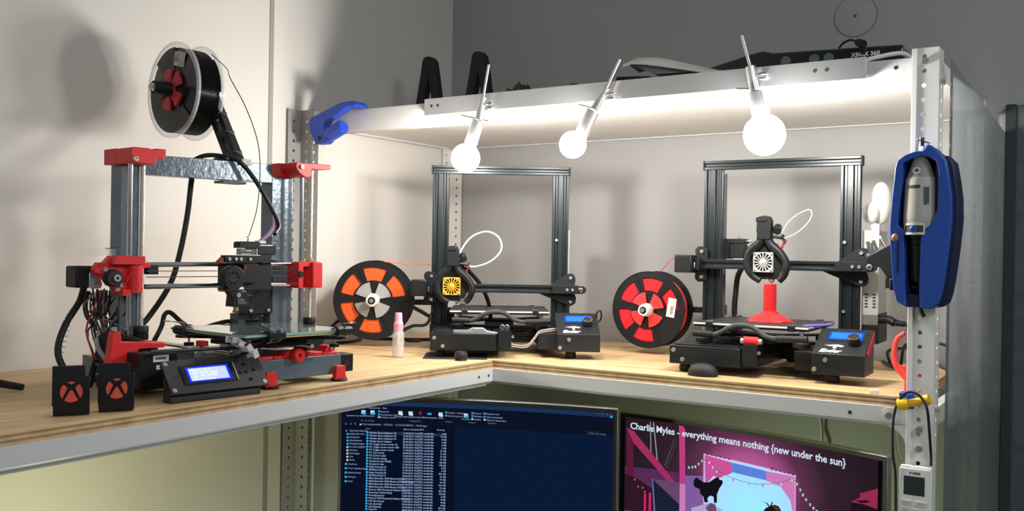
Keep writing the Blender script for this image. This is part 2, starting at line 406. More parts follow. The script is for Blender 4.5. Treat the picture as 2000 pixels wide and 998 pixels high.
shelf_lamp('leftmost lit bulb lamp with steel tube holder beneath the top shelf', (.588, -.036, .672), (.573, -.034, .602), (.562, -.034, .553), (.561, -.034, .551), (.542, -.036, .500), (.533, -.042, .468), ((.517, -.040, .565), (.585, -.030, .549)), rb=.032)
shelf_lamp('middle lit bulb lamp with steel tube holder beneath the top shelf', (.910, -.036, .652), (.880, -.034, .598), (.853, -.034, .556), (.850, -.034, .553), (.826, -.038, .506), (.8085, -.044, .484), ((.816, -.034, .568), (.850, -.034, .558)), rb=.028)
shelf_lamp('rightmost and largest lit bulb lamp with steel tube holder beneath the top shelf', (1.164, -.036, .671), (1.180, -.034, .612), (1.190, -.034, .564), (1.191, -.034, .561), (1.204, -.038, .520), (1.2125, -.044, .482), ((1.155, -.036, .573), (1.188, -.034, .570)), rb=.038, r1=.0095, r2=.0155)

# ================================================================ the two black gantry printers
ZW = .018                                     # top of the plywood
def vslot(w, d, n):                           # extrusion profile: width w along a, depth d along b (front at b=0), n grooves front
    g = [(-w/2, 0)]
    for i in range(n):
        c = -w/2+w*(i+.5)/n
        g += [(c-.0042, 0), (c-.0028, .0022), (c-.0028, .0045), (c+.0028, .0045), (c+.0028, .0022), (c+.0042, 0)]
    g += [(w/2, 0), (w/2, d/2-.004), (w/2-.004, d/2-.0025), (w/2-.004, d/2+.0025), (w/2, d/2+.004), (w/2, d), (-w/2, d), (-w/2, d/2+.004), (-w/2+.004, d/2+.0025), (-w/2+.004, d/2-.0025), (-w/2, d/2-.004)]
    return g
LCD_BLUE = glow('lcd_blue_light', (.012, .09, .90), 1.1)
LCD_PALE = glow('lcd_pale_light', (.035, .21, 1.0), 1.3)
DRAGON = [(0,.62),(.10,.66),(.22,.70),(.30,.78),(.34,.70),(.42,.86),(.44,.74),(.54,.94),(.55,.78),(.66,.90),(.74,.80),(.86,.76),(.98,.66),(.90,.62),(.99,.54),(.84,.52),(.86,.44),(.92,.34),(.78,.42),(.70,.52),(.62,.36),(.58,.14),(.70,.02),(.48,.10),(.44,.30),(.50,.46),(.40,.50),(.26,.50),(.18,.54),(.34,.58),(.20,.60)]
def gantry_printer(label, O, rz, zg, xh, ybed, fan_mat, red_spacer, dx=0):
    t = thing('printer', label, 'printer', (O[0], O[1], ZW+.0004), rz)
    P = lambda mb, name, m, bev=.0006, **k: mb.build(name, m, t, bev, **k)
    # base
    P(MB().box(-.157, -.008, -.235, -.06, .0175, .0555), 'base_cover', BLACKS, .0012)
    o = P(MB().box(-.150, -.015, -.226, -.075, .0556, .0585), 'base_lid', BLACKS)
    P(MB().prism(vslot(.04, .04, 2), 'xz', -.215, .15).xf(Matrix.Translation((.0, 0, .0185))), 'bed_rail', BLACKM)
    P(MB().prism([(z-.04, y) for z, y in []] or vslot(.04, .04, 2), 'xy', 0, 1).xf(Matrix(((0, 0, .346, -.173), (0, 1, 0, -.012), (1, 0, 0, .0385), (0, 0, 0, 1)))), 'cross_rail', BLACKM)
    P(MB().box(.09, .150, -.20, .13, .019, .056), 'electronics_box', BLACKS, .001)
    for x, y in ((-.135, -.20), (.165, -.20), (-.135, .02), (.16, .02), (.0, .13)):
        MB().lathe([(0, 0), (.011, 0), (.013, .3), (.010, 1), (0, 1)], (x, y, 0), (x, y, .019), 16).build('foot', RUBBER, t)
    # front tensioner tab
    P(MB().prism([(-.002, .024), (.027, .024), (.027, .060), (.024, .066), (.001, .066), (-.002, .060)], 'xz', -.241, -.2355), 'tensioner_bracket', BLACKS)
    screw(t, (.030, -.235, .050), (0, 0, 0), .9)
    if red_spacer:
        P(MB().cyl((-.001, -.232, .073), (.028, -.232, .073), .0085, n=24), 'roller', RED, .001)
        for x in (-.0045, .0315): hexnut(t, (x, -.232, .072), .006, rot=(0, 0, PI/2))
    else:
        P(MB().prism([(-.105, .056), (-.105, .062), (-.072, .062), (-.062, .068), (-.038, .068), (-.028, .061), (-.004, .058), (-.004, .055)], 'xz', -.228, -.2), 'belt_plate', ALU)
        for x in (.006, .017): P(MB().cyl((x, -.236, .072), (x, -.226, .072), .0055, n=14), 'roller', CHROME)
    for x, z in ((-.1475, .0455), (-.128, .0270)): screw(t, (x, -.2355, z), s=1.15)
    # display box
    prof = [(-.235, .0175), (-.235, .0575), (-.150, .101), (-.146, .097), (-.146, .0175)]
    P(MB().prism(prof, 'yz', .131, .229), 'display_housing', BLACKS, .001)
    if red_spacer: P(MB().prism([(-.225, .060), (-.150, .0985), (-.150, .075), (-.205, .052)], 'yz', .2292, .2312), 'side_cover', mat('red_cover_dark', (.42, .02, .025), .45))
    for x, z in ((.1575, .0455), (.1375, .0270)): screw(t, (x, -.2355, z), s=1.15)
    n_ = Vector((0, -.0435, .085)).normalized(); u_ = Vector((0, .085, .0435)).normalized()
    B0 = Vector((.131, -.235, .0575))
    def D(a, b, d=0): return tuple(B0+Vector((a, 0, 0))+u_*b+n_*d)          # point on the slanted face
    def quad(a0, a1, b0, b1, d, name, m):
        return flat(MB().add([D(a0, b0, d), D(a1, b0, d), D(a1, b1, d), D(a0, b1, d)], [(0, 1, 2, 3)]), name, m, dsp)
    dsp = MB().add([D(a, b, d) for d in (.0001, .0008) for a, b in ((.018, .048), (.092, .048), (.092, .086), (.018, .086))],
                   [(0,3,2,1),(4,5,6,7),(0,1,5,4),(1,2,6,5),(2,3,7,6),(3,0,4,7)]).build('display', BLACK, t)
    quad(.020, .084, .052, .082, .0010, 'lcd_panel', LCD_BLUE)
    quad(.024, .080, .056, .078, .0012, 'lcd_area', LCD_PALE)
    k = MB().lathe([(0, 0), (.0105, 0), (.0115, .1), (.0115, .85), (.010, 1), (0, 1)], D(.071, .043, .0006), D(.071, .043, .0146), 24); k.build('knob', RUBBER, t)
    MB().lathe([(.0095, 0), (.0113, 0), (.0113, 1), (.0095, 1)], D(.071, .043, .0143), D(.071, .043, .0153), 24).build('knob_rim', CHROME, t)
    flat(text_mb('Ender', .0165, lambda a, b: D(.012+a, .006+b, .0006), bold=.0006, shear=.35), 'lettering', PRINTW, t)
    flat(MB().add([D(.018+a*.038, .019+b*.018, .0006) for a, b in DRAGON], [tuple(range(len(DRAGON)))]), 'dragon_emblem', PRINTW, t)
    # gantry frame
    for s in (-1, 1):
        P(MB().prism(vslot(.0405, .02, 2), 'xy', .0585, .437).xf(Matrix.Translation((s*.1508, 0, 0))), 'upright', BLACKM)
    P(MB().prism(vslot(.02, .02, 1), 'xy', 0, 1).xf(Matrix(((0, 0, .342, -.171), (0, 1, 0, 0), (1, 0, 0, .4472), (0, 0, 0, 1)))), 'top_beam', BLACKM)
    for s in (-1, 1): P(MB().box(min(s*.1712, s*.1745), max(s*.1712, s*.1745), -.001, .021, .4365, .4578), 'end_cap', RUBBER)
    for z in (.274, .127): screw(t, (.1412, -.0008, z), s=.95)
    P(MB().cyl((-.1345, .040, .06), (-.1345, .040, .43), .004, n=10), 'lead_screw', MATS.get('screw_dark') or mat('screw_dark', (.16, .16, .155), .4, .7))
    P(MB().box(-.156, -.114, .0205, .062, .059, .099), 'lift_motor', BLACK, .002)
    # moving crossbar
    P(MB().prism(vslot(.021, .02, 1), 'xy', 0, 1).xf(Matrix(((0, 0, .375, -.180), (0, 1, 0, -.031), (1, 0, 0, zg), (0, 0, 0, 1)))), 'crossbar', BLACKM)
    P(MB().prism([(-.190, zg+.012), (-.176, zg+.036), (-.166, zg+.038), (-.158, zg+.034), (-.158, zg-.034), (-.166, zg-.038), (-.180, zg-.034), (-.192, zg-.012)], 'xz', -.0105, -.0075), 'left_plate', BLACKS)
    P(MB().prism([(.128, zg+.010), (.166, zg+.036), (.178, zg+.040), (.188, zg+.034), (.1905, zg+.024), (.188, zg+.010), (.188, zg-.010), (.1925, zg-.022), (.1905, zg-.035), (.180, zg-.041), (.168, zg-.038), (.115, zg-.018), (.098, zg-.0105)], 'xz', -.0105, -.0075), 'right_plate', BLACKS)
    for x, z in ((-.170, zg+.028), (-.170, zg-.030), (.1775, zg+.029), (.1775, zg-.031)): screw(t, (x, -.0112, z), s=1.1)
    for x in (-.178, .178):
        for z in (zg+.028, zg-.030): MB().lathe([(.003, 0), (.010, .0), (.012, .35), (.012, .65), (.010, 1), (.003, 1)], (x, -.006, z), (x, .008, z), 18).build('wheel', RUBBER, t)
    P(MB().prism([(.130, zg-.0095), (.206, zg-.0095), (.2125, zg-.006), (.2145, zg), (.2125, zg+.006), (.206, zg+.0095), (.130, zg+.0095)], 'xz', -.044, -.0315), 'belt_tensioner', BLACK)
    for x in (.1665, .180): screw(t, (x, -.0448, zg), s=.95)
    P(MB().lathe([(0, 0), (.0045, 0), (.0062, .3), (.0062, 1), (0, 1)], (.2000, -.0490, zg), (.2000, -.0440, zg), 20), 'pulley_bolt', CHROME)
    P(MB().box(-.218, -.177, -.060, -.018, zg-.0205, zg+.0195), 'axis_motor', BLACK, .003)
    P(MB().box(-.1765, -.164, -.045, -.031, zg-.014, zg+.012), 'limit_switch', BLACK, .001)
    P(MB().cyl((-.175, -.046, zg+.003), (-.175, -.046, zg-.009), .0018, n=8), 'switch_pin', ZINC)
    # extruder on the left carriage
    P(MB().box(-.130, -.118, .020, .055, zg+.012, zg+.058), 'extruder_plate', BLACKS)
    P(MB().box(-.117, -.084, .022, .056, zg+.014, zg+.046), 'extruder_motor', BLACK, .002)
    P(MB().box(-.122, -.080, .020, .052, zg+.0465, zg+.058), 'extruder_block', BLACK, .002)
    P(MB().cyl((-.098, .03, zg+.058), (-.098, .03, zg+.064), .003, n=10), 'extruder_screw', ZINC)
    P(MB().cyl((-.080, .034, zg+.053), (-.068, .034, zg+.053), .0032, n=10), 'push_fitting', ZINC)
    # print head with two curved air ducts
    zh = zg+.0063
    H = lambda x, z: (xh+x, zh+z)
    P(MB().box(xh-.019, xh+.021, -.080, -.044, zh-.036, zh+.021), 'hot_end', BLACK, .002)
    P(MB().lathe([(.0005, 0), (.005, .3), (.006, .55), (.006, 1), (0, 1)], (xh+.0125, -.068, zh-.0445), (xh+.0125, -.068, zh-.034), 12), 'nozzle', ZINC)
    for side, pts in ((-1, [(-.004, .050), (-.010, .040), (-.028, .024), (-.0345, .004), (-.032, -.016), (-.022, -.030), (-.007, -.039)]),
                      (1, [(.010, .050), (.016, .038), (.034, .022), (.0475, .002), (.0485, -.014), (.043, -.028), (.033, -.039)])):
        P(MB().tube([(xh+a, -.090+(.004 if i > 4 else 0), zh+b) for i, (a, b) in enumerate(pts)], lambda u: .0092-.0022*u, 12), 'air_duct', BLACK, 0)
    pear = [H(*p) for p in ((-.008, .056), (-.013, .042), (-.031, .024), (-.0375, .004), (-.035, -.017), (-.024, -.030), (.030, -.030), (.036, -.018), (.041, .002), (.030, .022), (.016, .040), (.012, .056))]
    P(MB().prism(pear, 'xz', -.0805, -.0765), 'head_shroud', BLACK)
    neck = [H(-.012, .048), H(-.0115, .062), H(-.013, .066), H(-.012, .092), H(-.009, .0965), H(.006, .0985), H(.013, .0965), H(.017, .088), H(.018, .070), H(.0175, .048)]
    P(MB().prism(neck, 'xz', -.101, -.076), 'blower_neck', BLACK if red_spacer else GREYP if False else BLACK, .002)
    P(MB().prism([H(-.0135, .086), H(-.0135, .094), H(.004, .0985), H(.010, .094), H(.010, .086)], 'xz', -.1035, -.1012), 'neck_cap', BLACK, .001)
    P(MB().cyl((xh+.028, -.088, zh+.066), (xh+.024, -.066, zh+.075), .0085, n=16), 'cooling_blower', BLACK, .001)
    P(MB().tube([(xh+.019, -.085, zh+.055), (xh+.036, -.084, zh+.053), (xh+.040, -.082, zh+.058)], .0035, 8), 'blower_bracket', BLACK, 0)
    # fan with sixteen spokes
    zf = zh
    corner = lambda r, a: True
    fr = MB()
    ring = [(.0195*math.cos(2*PI*i/32), .0195*math.sin(2*PI*i/32)) for i in range(32)]
    def sq(a):
        c, s = math.cos(a), math.sin(a); k = .0212/max(abs(c), abs(s)); return (c*k, s*k)
    vs = []
    for d in (-.0915, -.0825):
        vs += [(xh+a, d, zf+b) for a, b in ring]; vs += [(xh+sq(2*PI*i/32)[0], d, zf+sq(2*PI*i/32)[1]) for i in range(32)]
    fs = []
    for i in range(32):
        j = (i+1) % 32
        fs += [(i, j, 32+j, 32+i), (64+j, 64+i, 96+i, 96+j), (i, 64+i, 64+j, j), (32+i, 32+j, 96+j, 96+i)]
    f = fr.add(vs, fs).build('fan_frame', fan_mat, t, .0004)
    for i in range(16):
        def mk(): return MB().add([(-.0009, 0, .004), (.0009, 0, .004), (.0013, 0, .0198), (-.0013, 0, .0198), (-.0009, .002, .004), (.0009, .002, .004), (.0013, .002, .0198), (-.0013, .002, .0198)], [(0,1,2,3),(7,6,5,4),(0,4,5,1),(1,5,6,2),(2,6,7,3),(3,7,4,0)])
        o = inst('spoke', 'spoke', mk, fan_mat, f, (xh, -.0915, zf), (0, 2*PI*i/16, 0))
        if o.data.materials[0] != fan_mat:
            o.data = o.data.copy(); o.data.materials[0] = fan_mat
    MB().lathe([(0, 0), (.0035, .12), (.0062, .5), (.0068, 1), (0, 1)], (xh, -.0945, zf), (xh, -.089, zf), 20).build('fan_hub', fan_mat, f)
    for a in (-.0172, .0172):
        for b in (-.0172, .0172): o = screw(f, (xh+a, -.0918, zf+b), s=.6)
    # bed
    g = P(MB().box(-.1175, .1175, ybed, ybed+.235, .0985, .1025), 'bed_glass', CLEARBED, .0006)
    P(MB().box(-.1165, .1165, ybed+.001, ybed+.234, .1027, .1033), 'build_surface', MATTE_BED, 0)
    P(MB().box(-.116, .116, ybed+.003, ybed+.232, .0945, .0983), 'heater_plate', BLACKS, 0)
    P(MB().prism([(-.11, ybed+.01), (-.09, ybed+.01), (-.03, ybed+.09), (.03, ybed+.09), (.09, ybed+.01), (.11, ybed+.01), (.11, ybed+.03), (.04, ybed+.11), (.04, ybed+.13), (.11, ybed+.20), (.11, ybed+.222), (.09, ybed+.222), (.03, ybed+.15), (-.03, ybed+.15), (-.09, ybed+.222), (-.11, ybed+.222), (-.11, ybed+.20), (-.04, ybed+.13), (-.04, ybed+.11), (-.11, ybed+.03)], 'xy', .073, .077), 'bed_carriage', BLACKS)
    P(MB().box(-.035, .035, ybed+.07, ybed+.165, .0605, .0725), 'carriage_block', BLACKS)
    for x in (-.10, .10):
        for y in (ybed+.02, ybed+.212):
            P(MB().cyl((x, y, .078), (x, y, .094), .0045, n=12), 'spring', ZINC, 0)
            MB().lathe([(0, 0), (.016, 0), (.0175, .2), (.0175, .8), (.015, 1), (0, 1)], (x, y, .061), (x, y, .072), 20).build('levelling_wheel', RUBBER, t)
    for x, y in ((-.082, ybed-.001), (.085, ybed-.001), (-.095, ybed+.236), (.085, ybed+.236)):
        c = P(MB().box(x-.007, x+.007, y-.006, y+.006, .094, .105), 'bed_clip', BLACK, .001)
        for q in (-.004, .004): MB().cyl((x+q, y-.006, .1065), (x+q, y+.008, .1065), .0012, n=8).build('clip_wire', ZINC, c)
    yb = ybed-.014
    P(MB().tube([(-.104, yb, .0815), (-.066, yb, .0805), (-.040, yb, .094), (-.015, yb-.003, .1022), (.012, yb, .0985), (.036, yb, .083), (.062, yb, .079), (.112, yb, .081)], .0052, 10), 'bed_cable', mat('cable_sleeve', (.045, .048, .05), .55, bump=.4, bscale=700), 0)
    P(MB().cyl((.060, yb, .079), (.120, yb, .081), .0072, n=12), 'cable_boot', RUBBER, .001)
    P(MB().cyl((-.112, yb, .0815), (-.070, yb, .0808), .0068, n=12), 'cable_boot', RUBBER, .001)
    if not red_spacer:
        cols = [(.60, .58, .54), (.10, .11, .12), (.42, .20, .08), (.62, .60, .57)]
        for i, c in enumerate(cols):
            off = i*.0016
            P(MB().tube([(-.002, -.196, .040-off), (.026, -.204, .031-off), (.062, -.206, .029-off), (.080, -.203, .046-off), (.094, -.20, .062-off), (.131, -.19, .067-off)], .0011, 6), 'ribbon_wire', mat('wire_%d' % i, c, .5), 0)
    # hoses and looms
    lp = [(.024, .050), (.043, .089), (.079, .112), (.0925, .104), (.085, .082), (.060, .060), (.027, .048)] if red_spacer else \
         [(.012, .058), (.022, .090), (.046, .121), (.083, .134), (.113, .119), (.118, .088), (.091, .060), (.053, .047), (.028, .049)]
    P(MB().tube([(xh+a, -.060+.012*math.sin(i), zh+b) for i, (a, b) in enumerate(lp)], .0011 if red_spacer else .0021, 10), 'filament_tube', mat('ptfe_red_tint', (.85, .72, .70), .35) if red_spacer else WHITE, 0)
    for i in range(3):
        P(MB().tube([(xh+.022+.003*i, -.070, zh+.020), (xh+.034, -.066, zh+.030+.004*i), (xh+.036+.004*i, -.068, zh+.046), (xh+.026, -.070, zh+.056)], .0013, 6), 'head_wire', mat('red_wire', (.6, .05, .04), .45) if i != 1 else CABLE, 0)
    if red_spacer:
        P(MB().tube([(xh+.012, -.035, zh+.035), (xh-.03, .012, zh+.02), (-.092, .03, zg-.012), (-.104, .034, .160), (-.107, .04, .098), (-.09, .05, .06)], .0062, 10), 'cable_loom', CABLE, 0)
    else:
        P(MB().tube([(xh+.016, -.06, zh+.060), (xh+.045, -.02, zh+.030), (-.046, .01, .156), (-.026, .03, .110), (-.02, .05, .06)], .0052, 10), 'cable_loom', CABLE, 0)
    # power supply behind the right upright
    p = P(MB().box(.1735+dx, .2065+dx, .022, .120, .100, .300), 'power_supply', mat('psu_casing', (.55, .54, .51), .45, .4), .001)
    MB().box(.1735+dx, .2065+dx, .0205, .0218, .100, .300).build('casing_front', mat('psu_front', (.50, .49, .46), .5, .3), p)
    for i in range(5):
        for x in (.1795, .1955): MB().box(x+dx, x+.0065+dx, .0200, .0206, .136+.0066*i, .1395+.0066*i).build('vent_slot', INK, p)
    for z0 in (.232, .245, .258): MB().prism([(.181+dx, z0), (.184+dx, z0+.013), (.186+dx, z0+.013), (.186+dx, z0+.008), (.1842+dx, z0)], 'xz', .0200, .0206).build('vent_slot', INK, p)
    MB().box(.1736+dx, .2085+dx, .0205, .122, .060, .1235).build('socket_cover', BLACK, p, .002)
    # spool arm on the left upright
    ya = .126 if red_spacer else .0725
    P(MB().box(-.171-.165, -.168, ya, ya+.012, .102, .116), 'spool_arm', BLACKS, .001)
    P(MB().box(-.170, -.158, .0205, ya+.012, .100, .124), 'arm_clamp', BLACKS, .001)
    return t

SILVER_FAN = mat('silver_fan', (.66, .65, .61), .35, .5)
AMBER_FAN = mat('amber_fan', (.86, .38, .03), .4)
OL, TL, OR_, TR = (.4479, .2258), .6047, (1.1254, .3158), .0455
gl = gantry_printer('black open frame printer with an amber fan, standing in the corner beside the orange spool', OL, TL, .1512, -.1163, -.150, AMBER_FAN, False, -.030)
gr = gantry_printer('black open frame printer with silver fan and red print on its bed, nearest right post', OR_, TR, .2225, -.0067, -.205, SILVER_FAN, True)
def world(O, th, p): c, s = math.cos(th), math.sin(th); return (O[0]+c*p[0]-s*p[1], O[1]+s*p[0]+c*p[1], ZW+p[2])
# ---------------------------------------------------------------- filament spools beside them
def spool(name, label, O, th, centre, R, thick, wind_mat, hub_mat, cone_mat, rot, sticker, strand, group=None):
    t = thing(name, label, 'spool', world(O, th, centre), th)
    k = R
    def window(r, a):
        a = (a-rot) % 360; q = r/k
        if q < .17: return False
        if .50 < q < .83:
            for c in (0, 58, 180, 240, 300):
                d = abs((a-c+180) % 360-180)
                if d < 21: return False
        return True
    radii = [k*q for q in (.15, .20, .35, .50, .56, .62, .69, .76, .83, .90, .96, 1.0)]
    for y0, y1 in ((0, .003), (thick-.003, thick)):
        MB().polar((0, 0, 0), radii, 120, window, y0, y1).build('flange', BLACK, t, 0, sharp=50)
    MB().lathe([(k*.985, 0), (k*1.0, 0), (k*1.0, 1), (k*.985, 1)], (0, -.0012, 0), (0, .0042, 0), 72).build('flange_rim', BLACK, t)
    MB().lathe([(k*.985, 0), (k*1.0, 0), (k*1.0, 1), (k*.985, 1)], (0, thick-.0042, 0), (0, thick+.0012, 0), 72).build('flange_rim', BLACK, t)
    for a in (rot-28, rot+90, rot+150):
        c = math.radians(a)
        MB().bar((k*.52*math.sin(c), -.0012, k*.52*math.cos(c)), (k*.95*math.sin(c), -.0012, k*.95*math.cos(c)), .0016, .0016, up=(0, 1, 0)).build('flange_rib', BLACK, t)
    prof = [(k*.40, .06)]
    nturn = 22
    for i in range(nturn): prof += [(k*.845, .07+.86*(i+.15)/nturn), (k*.865, .07+.86*(i+.5)/nturn), (k*.845, .07+.86*(i+.85)/nturn)]
    prof.append((k*.40, .94))
    MB().lathe(prof, (0, 0, 0), (0, thick, 0), 72).build('filament_winding', wind_mat, t, sharp=60)
    for q in (.54, .60, .66, .72, .78):                         # coils seen through the windows
        for yy in (.0045, thick-.0045):
            pts = [(k*q*math.sin(2*PI*i/48), yy, k*q*math.cos(2*PI*i/48)) for i in range(48)]
            MB().lathe([(k*(q-.027), 0), (k*q, .0), (k*(q+.027), 0), (k*(q+.027), 1), (k*(q-.027), 1)], (0, yy-.001, 0), (0, yy+.001, 0), 64).build('filament_coil', wind_mat, t)
    MB().lathe([(k*.15, 0), (k*.40, 0), (k*.40, 1), (k*.15, 1), (k*.15, 0)], (0, .003, 0), (0, thick-.003, 0), 48).build('core', BLACK, t)
    def petal(r, a):
        a = (a-rot-45) % 90
        return r < k*.17 or abs(a-45) > 15
    MB().polar((0, 0, 0), [k*q for q in (.06, .10, .17, .26, .36, .46)], 96, petal, -.0052, -.0018).build('hub_adapter', hub_mat, t, .0006)
    MB().lathe([(k*.06, 0), (k*.135, 0), (k*.16, .25), (k*.175, 1), (k*.06, 1)], (0, -.030, 0), (0, -.005, 0), 32).build('hub_cone', cone_mat, t)
    MB().lathe([(.0025, .1), (k*.095, .1), (k*.095, 1), (.0025, 1)], (0, -.0308, 0), (0, -.026, 0), 24).build('bearing', BLACK, t)
    MB().cyl((0, -.034, 0), (0, thick+.020, 0), .0032, n=12).build('axle', ZINC, t)
    hexnut(t, (0, -.0325, 0), .0055)
    if sticker:
        ca = math.radians(rot+75); M = Matrix.Translation((k*.66*math.sin(ca), 0, k*.66*math.cos(ca))) @ Matrix.Rotation(math.radians(8), 4, 'Y')
        s = MB().box(-.0105, .0105, -.0022, -.0016, -.023, .023).xf(M).build('sticker', LABEL, t)
        random.seed(3)
        b = MB()
        for i in range(12):
            z = -.016+.0017*i+random.random()*.0004
            b.box(-.002, .0055, -.0026, -.0023, z, z+.0004+.0006*random.random())
        b.xf(M).build('barcode', INK, s)
    if strand: MB().tube(strand, .0009, 6).build('filament_strand', wind_mat, t, 0)
    return t
spool('filament_spool', 'black spool of orange filament with a grey four petal hub, behind the pink spray bottle', OL, TL, (-.3168, .005, .1165), .0995, .062, ORANGE, GREYP, WHITE, 2, False,
      [(.023, .030, .0965), (.075, .028, .092), (.142, .026, .090)])
spool('filament_spool', 'black spool of red filament with red petal hub and barcode sticker', OR_, TR, (-.3308, .062, .1078), .0935, .060, REDF, mat('red_petal', (.80, .05, .05), .4), WHITE, 8, True,
      [(.022, .020, .0925), (.0668, -.02, .1219), (.0925, -.04, .1320)])

# ================================================================ the steel framed red and grey printer
OA, TA = (.5583, -.4787), math.radians(83.45)
am = thing('printer', 'grey steel framed printer with bright red brackets and glass bed on the left shelf', 'printer', (OA[0], OA[1], ZW+.0004), TA)
def A(mb, name, m, bev=.0008, parent=None, **k): return mb.build(name, m, parent or am, bev, **k)
A(MB().box(-.305, .021, 0, .036, .012, .048), 'front_beam', BLUESTEEL)
A(MB().box(-.325, .021, .250, .286, .012, .048), 'rear_beam', BLUESTEEL)
for x in (-.300, -.012): A(MB().box(x, x+.030, .0365, .2495, .012, .045), 'side_beam', BLUESTEEL)
for x in (-.152, .0): 
    f = A(MB().prism([(x, .002), (x+.026, .002), (x+.023, .012), (x+.022, .028), (x+.002, .028), (x+.001, .012)], 'xz', -.012, -.0005), 'foot_bracket', RED)
    MB().lathe([(0, 0), (.015, 0), (.016, .5), (.014, 1), (0, 1)], (x+.014, -.004, 0), (x+.014, -.004, .0048), 20).build('rubber_foot', RUBBER, f)
for x in (-.30, .0): MB().cyl((x, .268, 0), (x, .268, .012), .014, n=16).build('rubber_foot', RUBBER, am)
m_ = A(MB().box(.0225, .0545, .004, .036, .0135, .0468), 'bed_motor', BLACK, .002)
MB().cyl((.0385, .0035, .030), (.0385, .0042, .030), .006, n=16).build('motor_boss', RUBBER, m_)
# red fittings along the front beam
k = A(MB().lathe([(.0035, 0), (.0105, 0), (.0122, .12), (.0122, .85), (.0105, 1), (.0035, 1), (.0035, 0)], (-.0822, -.014, .0535), (-.0822, .004, .0535), 24), 'idler_knob', RED, 0)
A(MB().prism([(-.106, .0482), (-.098, .060), (-.066, .060), (-.058, .0482)], 'xz', .004, .03), 'idler_mount', RED)
for x0, x1, h in ((-.185, -.160, .0585), (-.158, -.128, .054), (-.126, -.107, .053), (-.055, -.020, .055), (-.018, .014, .053)):
    A(MB().box(x0, x1, .002, .034, .0482, h), 'rod_clamp', RED)
A(MB().prism([(-.012, .0535), (-.006, .064), (.004, .0655), (.010, .060), (.012, .0535)], 'xz', .006, .03), 'rod_end', RED); screw(am, (.002, .0052, .0595), s=.9)
for x in (-.20, -.03): A(MB().cyl((x, .02, .064), (x, .27, .064), .004, n=12), 'bed_rod', CHROME, 0)
A(MB().cyl((-.34, .03, .074), (-.17, -.002, .0735), .0028, n=10), 'tie_rod', mat('dark_rod', (.10, .11, .12), .3, .7), 0)
# bed
A(MB().box(-.17, -.06, .0, .13, .070, .078), 'bed_carriage', BLACK)
A(MB().prism([(-.215, -.045), (-.20, -.045), (-.12, .02), (-.10, .02), (-.02, -.045), (-.005, -.045), (-.005, -.03), (-.07, .04), (-.07, .08), (-.005, .155), (-.005, .17), (-.02, .17), (-.10, .11), (-.12, .11), (-.20, .17), (-.215, .17), (-.215, .155), (-.15, .08), (-.15, .04), (-.215, -.03)], 'xy', .080, .085), 'bed_frame', BLACK)
A(MB().box(-.216, -.002, -.046, .170, .0895, .0925), 'heater_plate', mat('heater_plate_black', (.03, .03, .03), .4))
A(MB().box(-.1415, -.0335, -.0472, -.0463, .0905, .0935), 'heater_tape', mat('amber_tape', (.80, .62, .25), .35), 0)
gA = A(MB().box(-.220, .002, -.050, .175, .0940, .0985), 'bed_glass', BED_GLASS, .0004)
for s in ((-.2203, .0022, -.0506, -.0501), (-.2206, -.2201, -.0505, .1752)):
    MB().box(s[0], s[1], s[2], s[3], .0942, .0983).build('glass_edge', GLASS_EDGE, gA)
for x, y in ((-.20, -.03), (-.02, -.03), (-.2, .15), (-.02, .15)):
    A(MB().cyl((x, y, .0855), (x, y, .0893), .0045, n=12), 'spring', ZINC, 0)
    A(MB().cyl((x, y, .062), (x, y, .0795), .0018, n=8), 'levelling_screw', ZINC, 0)
    A(MB().cyl((x, y, .066), (x, y, .072), .009, n=16), 'levelling_nut', BLACK, .001)
def binder_clip(x, y, ang, w=.030, back=1):
    M = Matrix.Translation((x, y, .096)) @ Matrix.Rotation(ang, 4, 'Z')
    c = MB().prism([(-.002, -.0065), (-.002, .0065), (.013, .0028), (.013, .0042), (-.0005, .0078), (-.0045, .0078), (-.0095, .004), (-.0095, -.004), (-.0045, -.0078), (.013, -.0042), (.013, -.0028)], 'yz', -w/2, w/2).xf(M).build('binder_clip', BLACK, am)
    for s in (1, -1):
        pts = [(-.007, .012, s*.0045), (-.009, .002, s*.012), (-.0035, -.030, s*.017), (.0035, -.030, s*.017), (.009, .002, s*.012), (.007, .012, s*.0045)]
        if s > 0: pts = [(a, -b if back < 0 else b, abs(c2)) for a, b, c2 in pts]
        else: pts = [(a, -b*.6, c2*.8) for a, b, c2 in pts]
        MB().tube(pts, .0011, 8, sub=3).xf(M).build('clip_handle', CHROME, c)
binder_clip(-.165, -.052, 0, .032, -1); binder_clip(-.020, -.052, 0, .032, 1); binder_clip(-.2225, .135, -PI/2, .030, 1); binder_clip(-.05, .178, PI, .028, -1)
# gantry
A(MB().box(-.3245, -.2895, .160, .195, .045, .3765), 'upright', BLUESTEEL)
A(MB().box(-.0215, .0275, .160, .195, .048, .379), 'upright', BLUESTEEL)
A(MB().prism([(-.289, .3635), (-.022, .3665), (-.022, .4025), (-.289, .3985)], 'xz', .160, .185), 'top_bar', BLUESTEEL)
A(MB().box(-.2935, -.2905, .1585, .1598, .05, .3765), 'seam', mat('pale_edge', (.55, .60, .63), .25, .6), 0)
cl = A(MB().prism([(-.335, .3775), (-.335, .401), (-.330, .4035), (-.302, .4035), (-.300, .4015), (-.292, .4015), (-.290, .4045), (-.2735, .4045), (-.2735, .391), (-.278, .388), (-.290, .387), (-.292, .3775)], 'xz', .108, .1595), 'top_bracket', RED, .001)
A(MB().box(-.335, -.288, .160, .20, .3772, .4035), 'top_bracket', RED, .001)
screw(cl, (-.3285, .1075, .384), s=1.2)
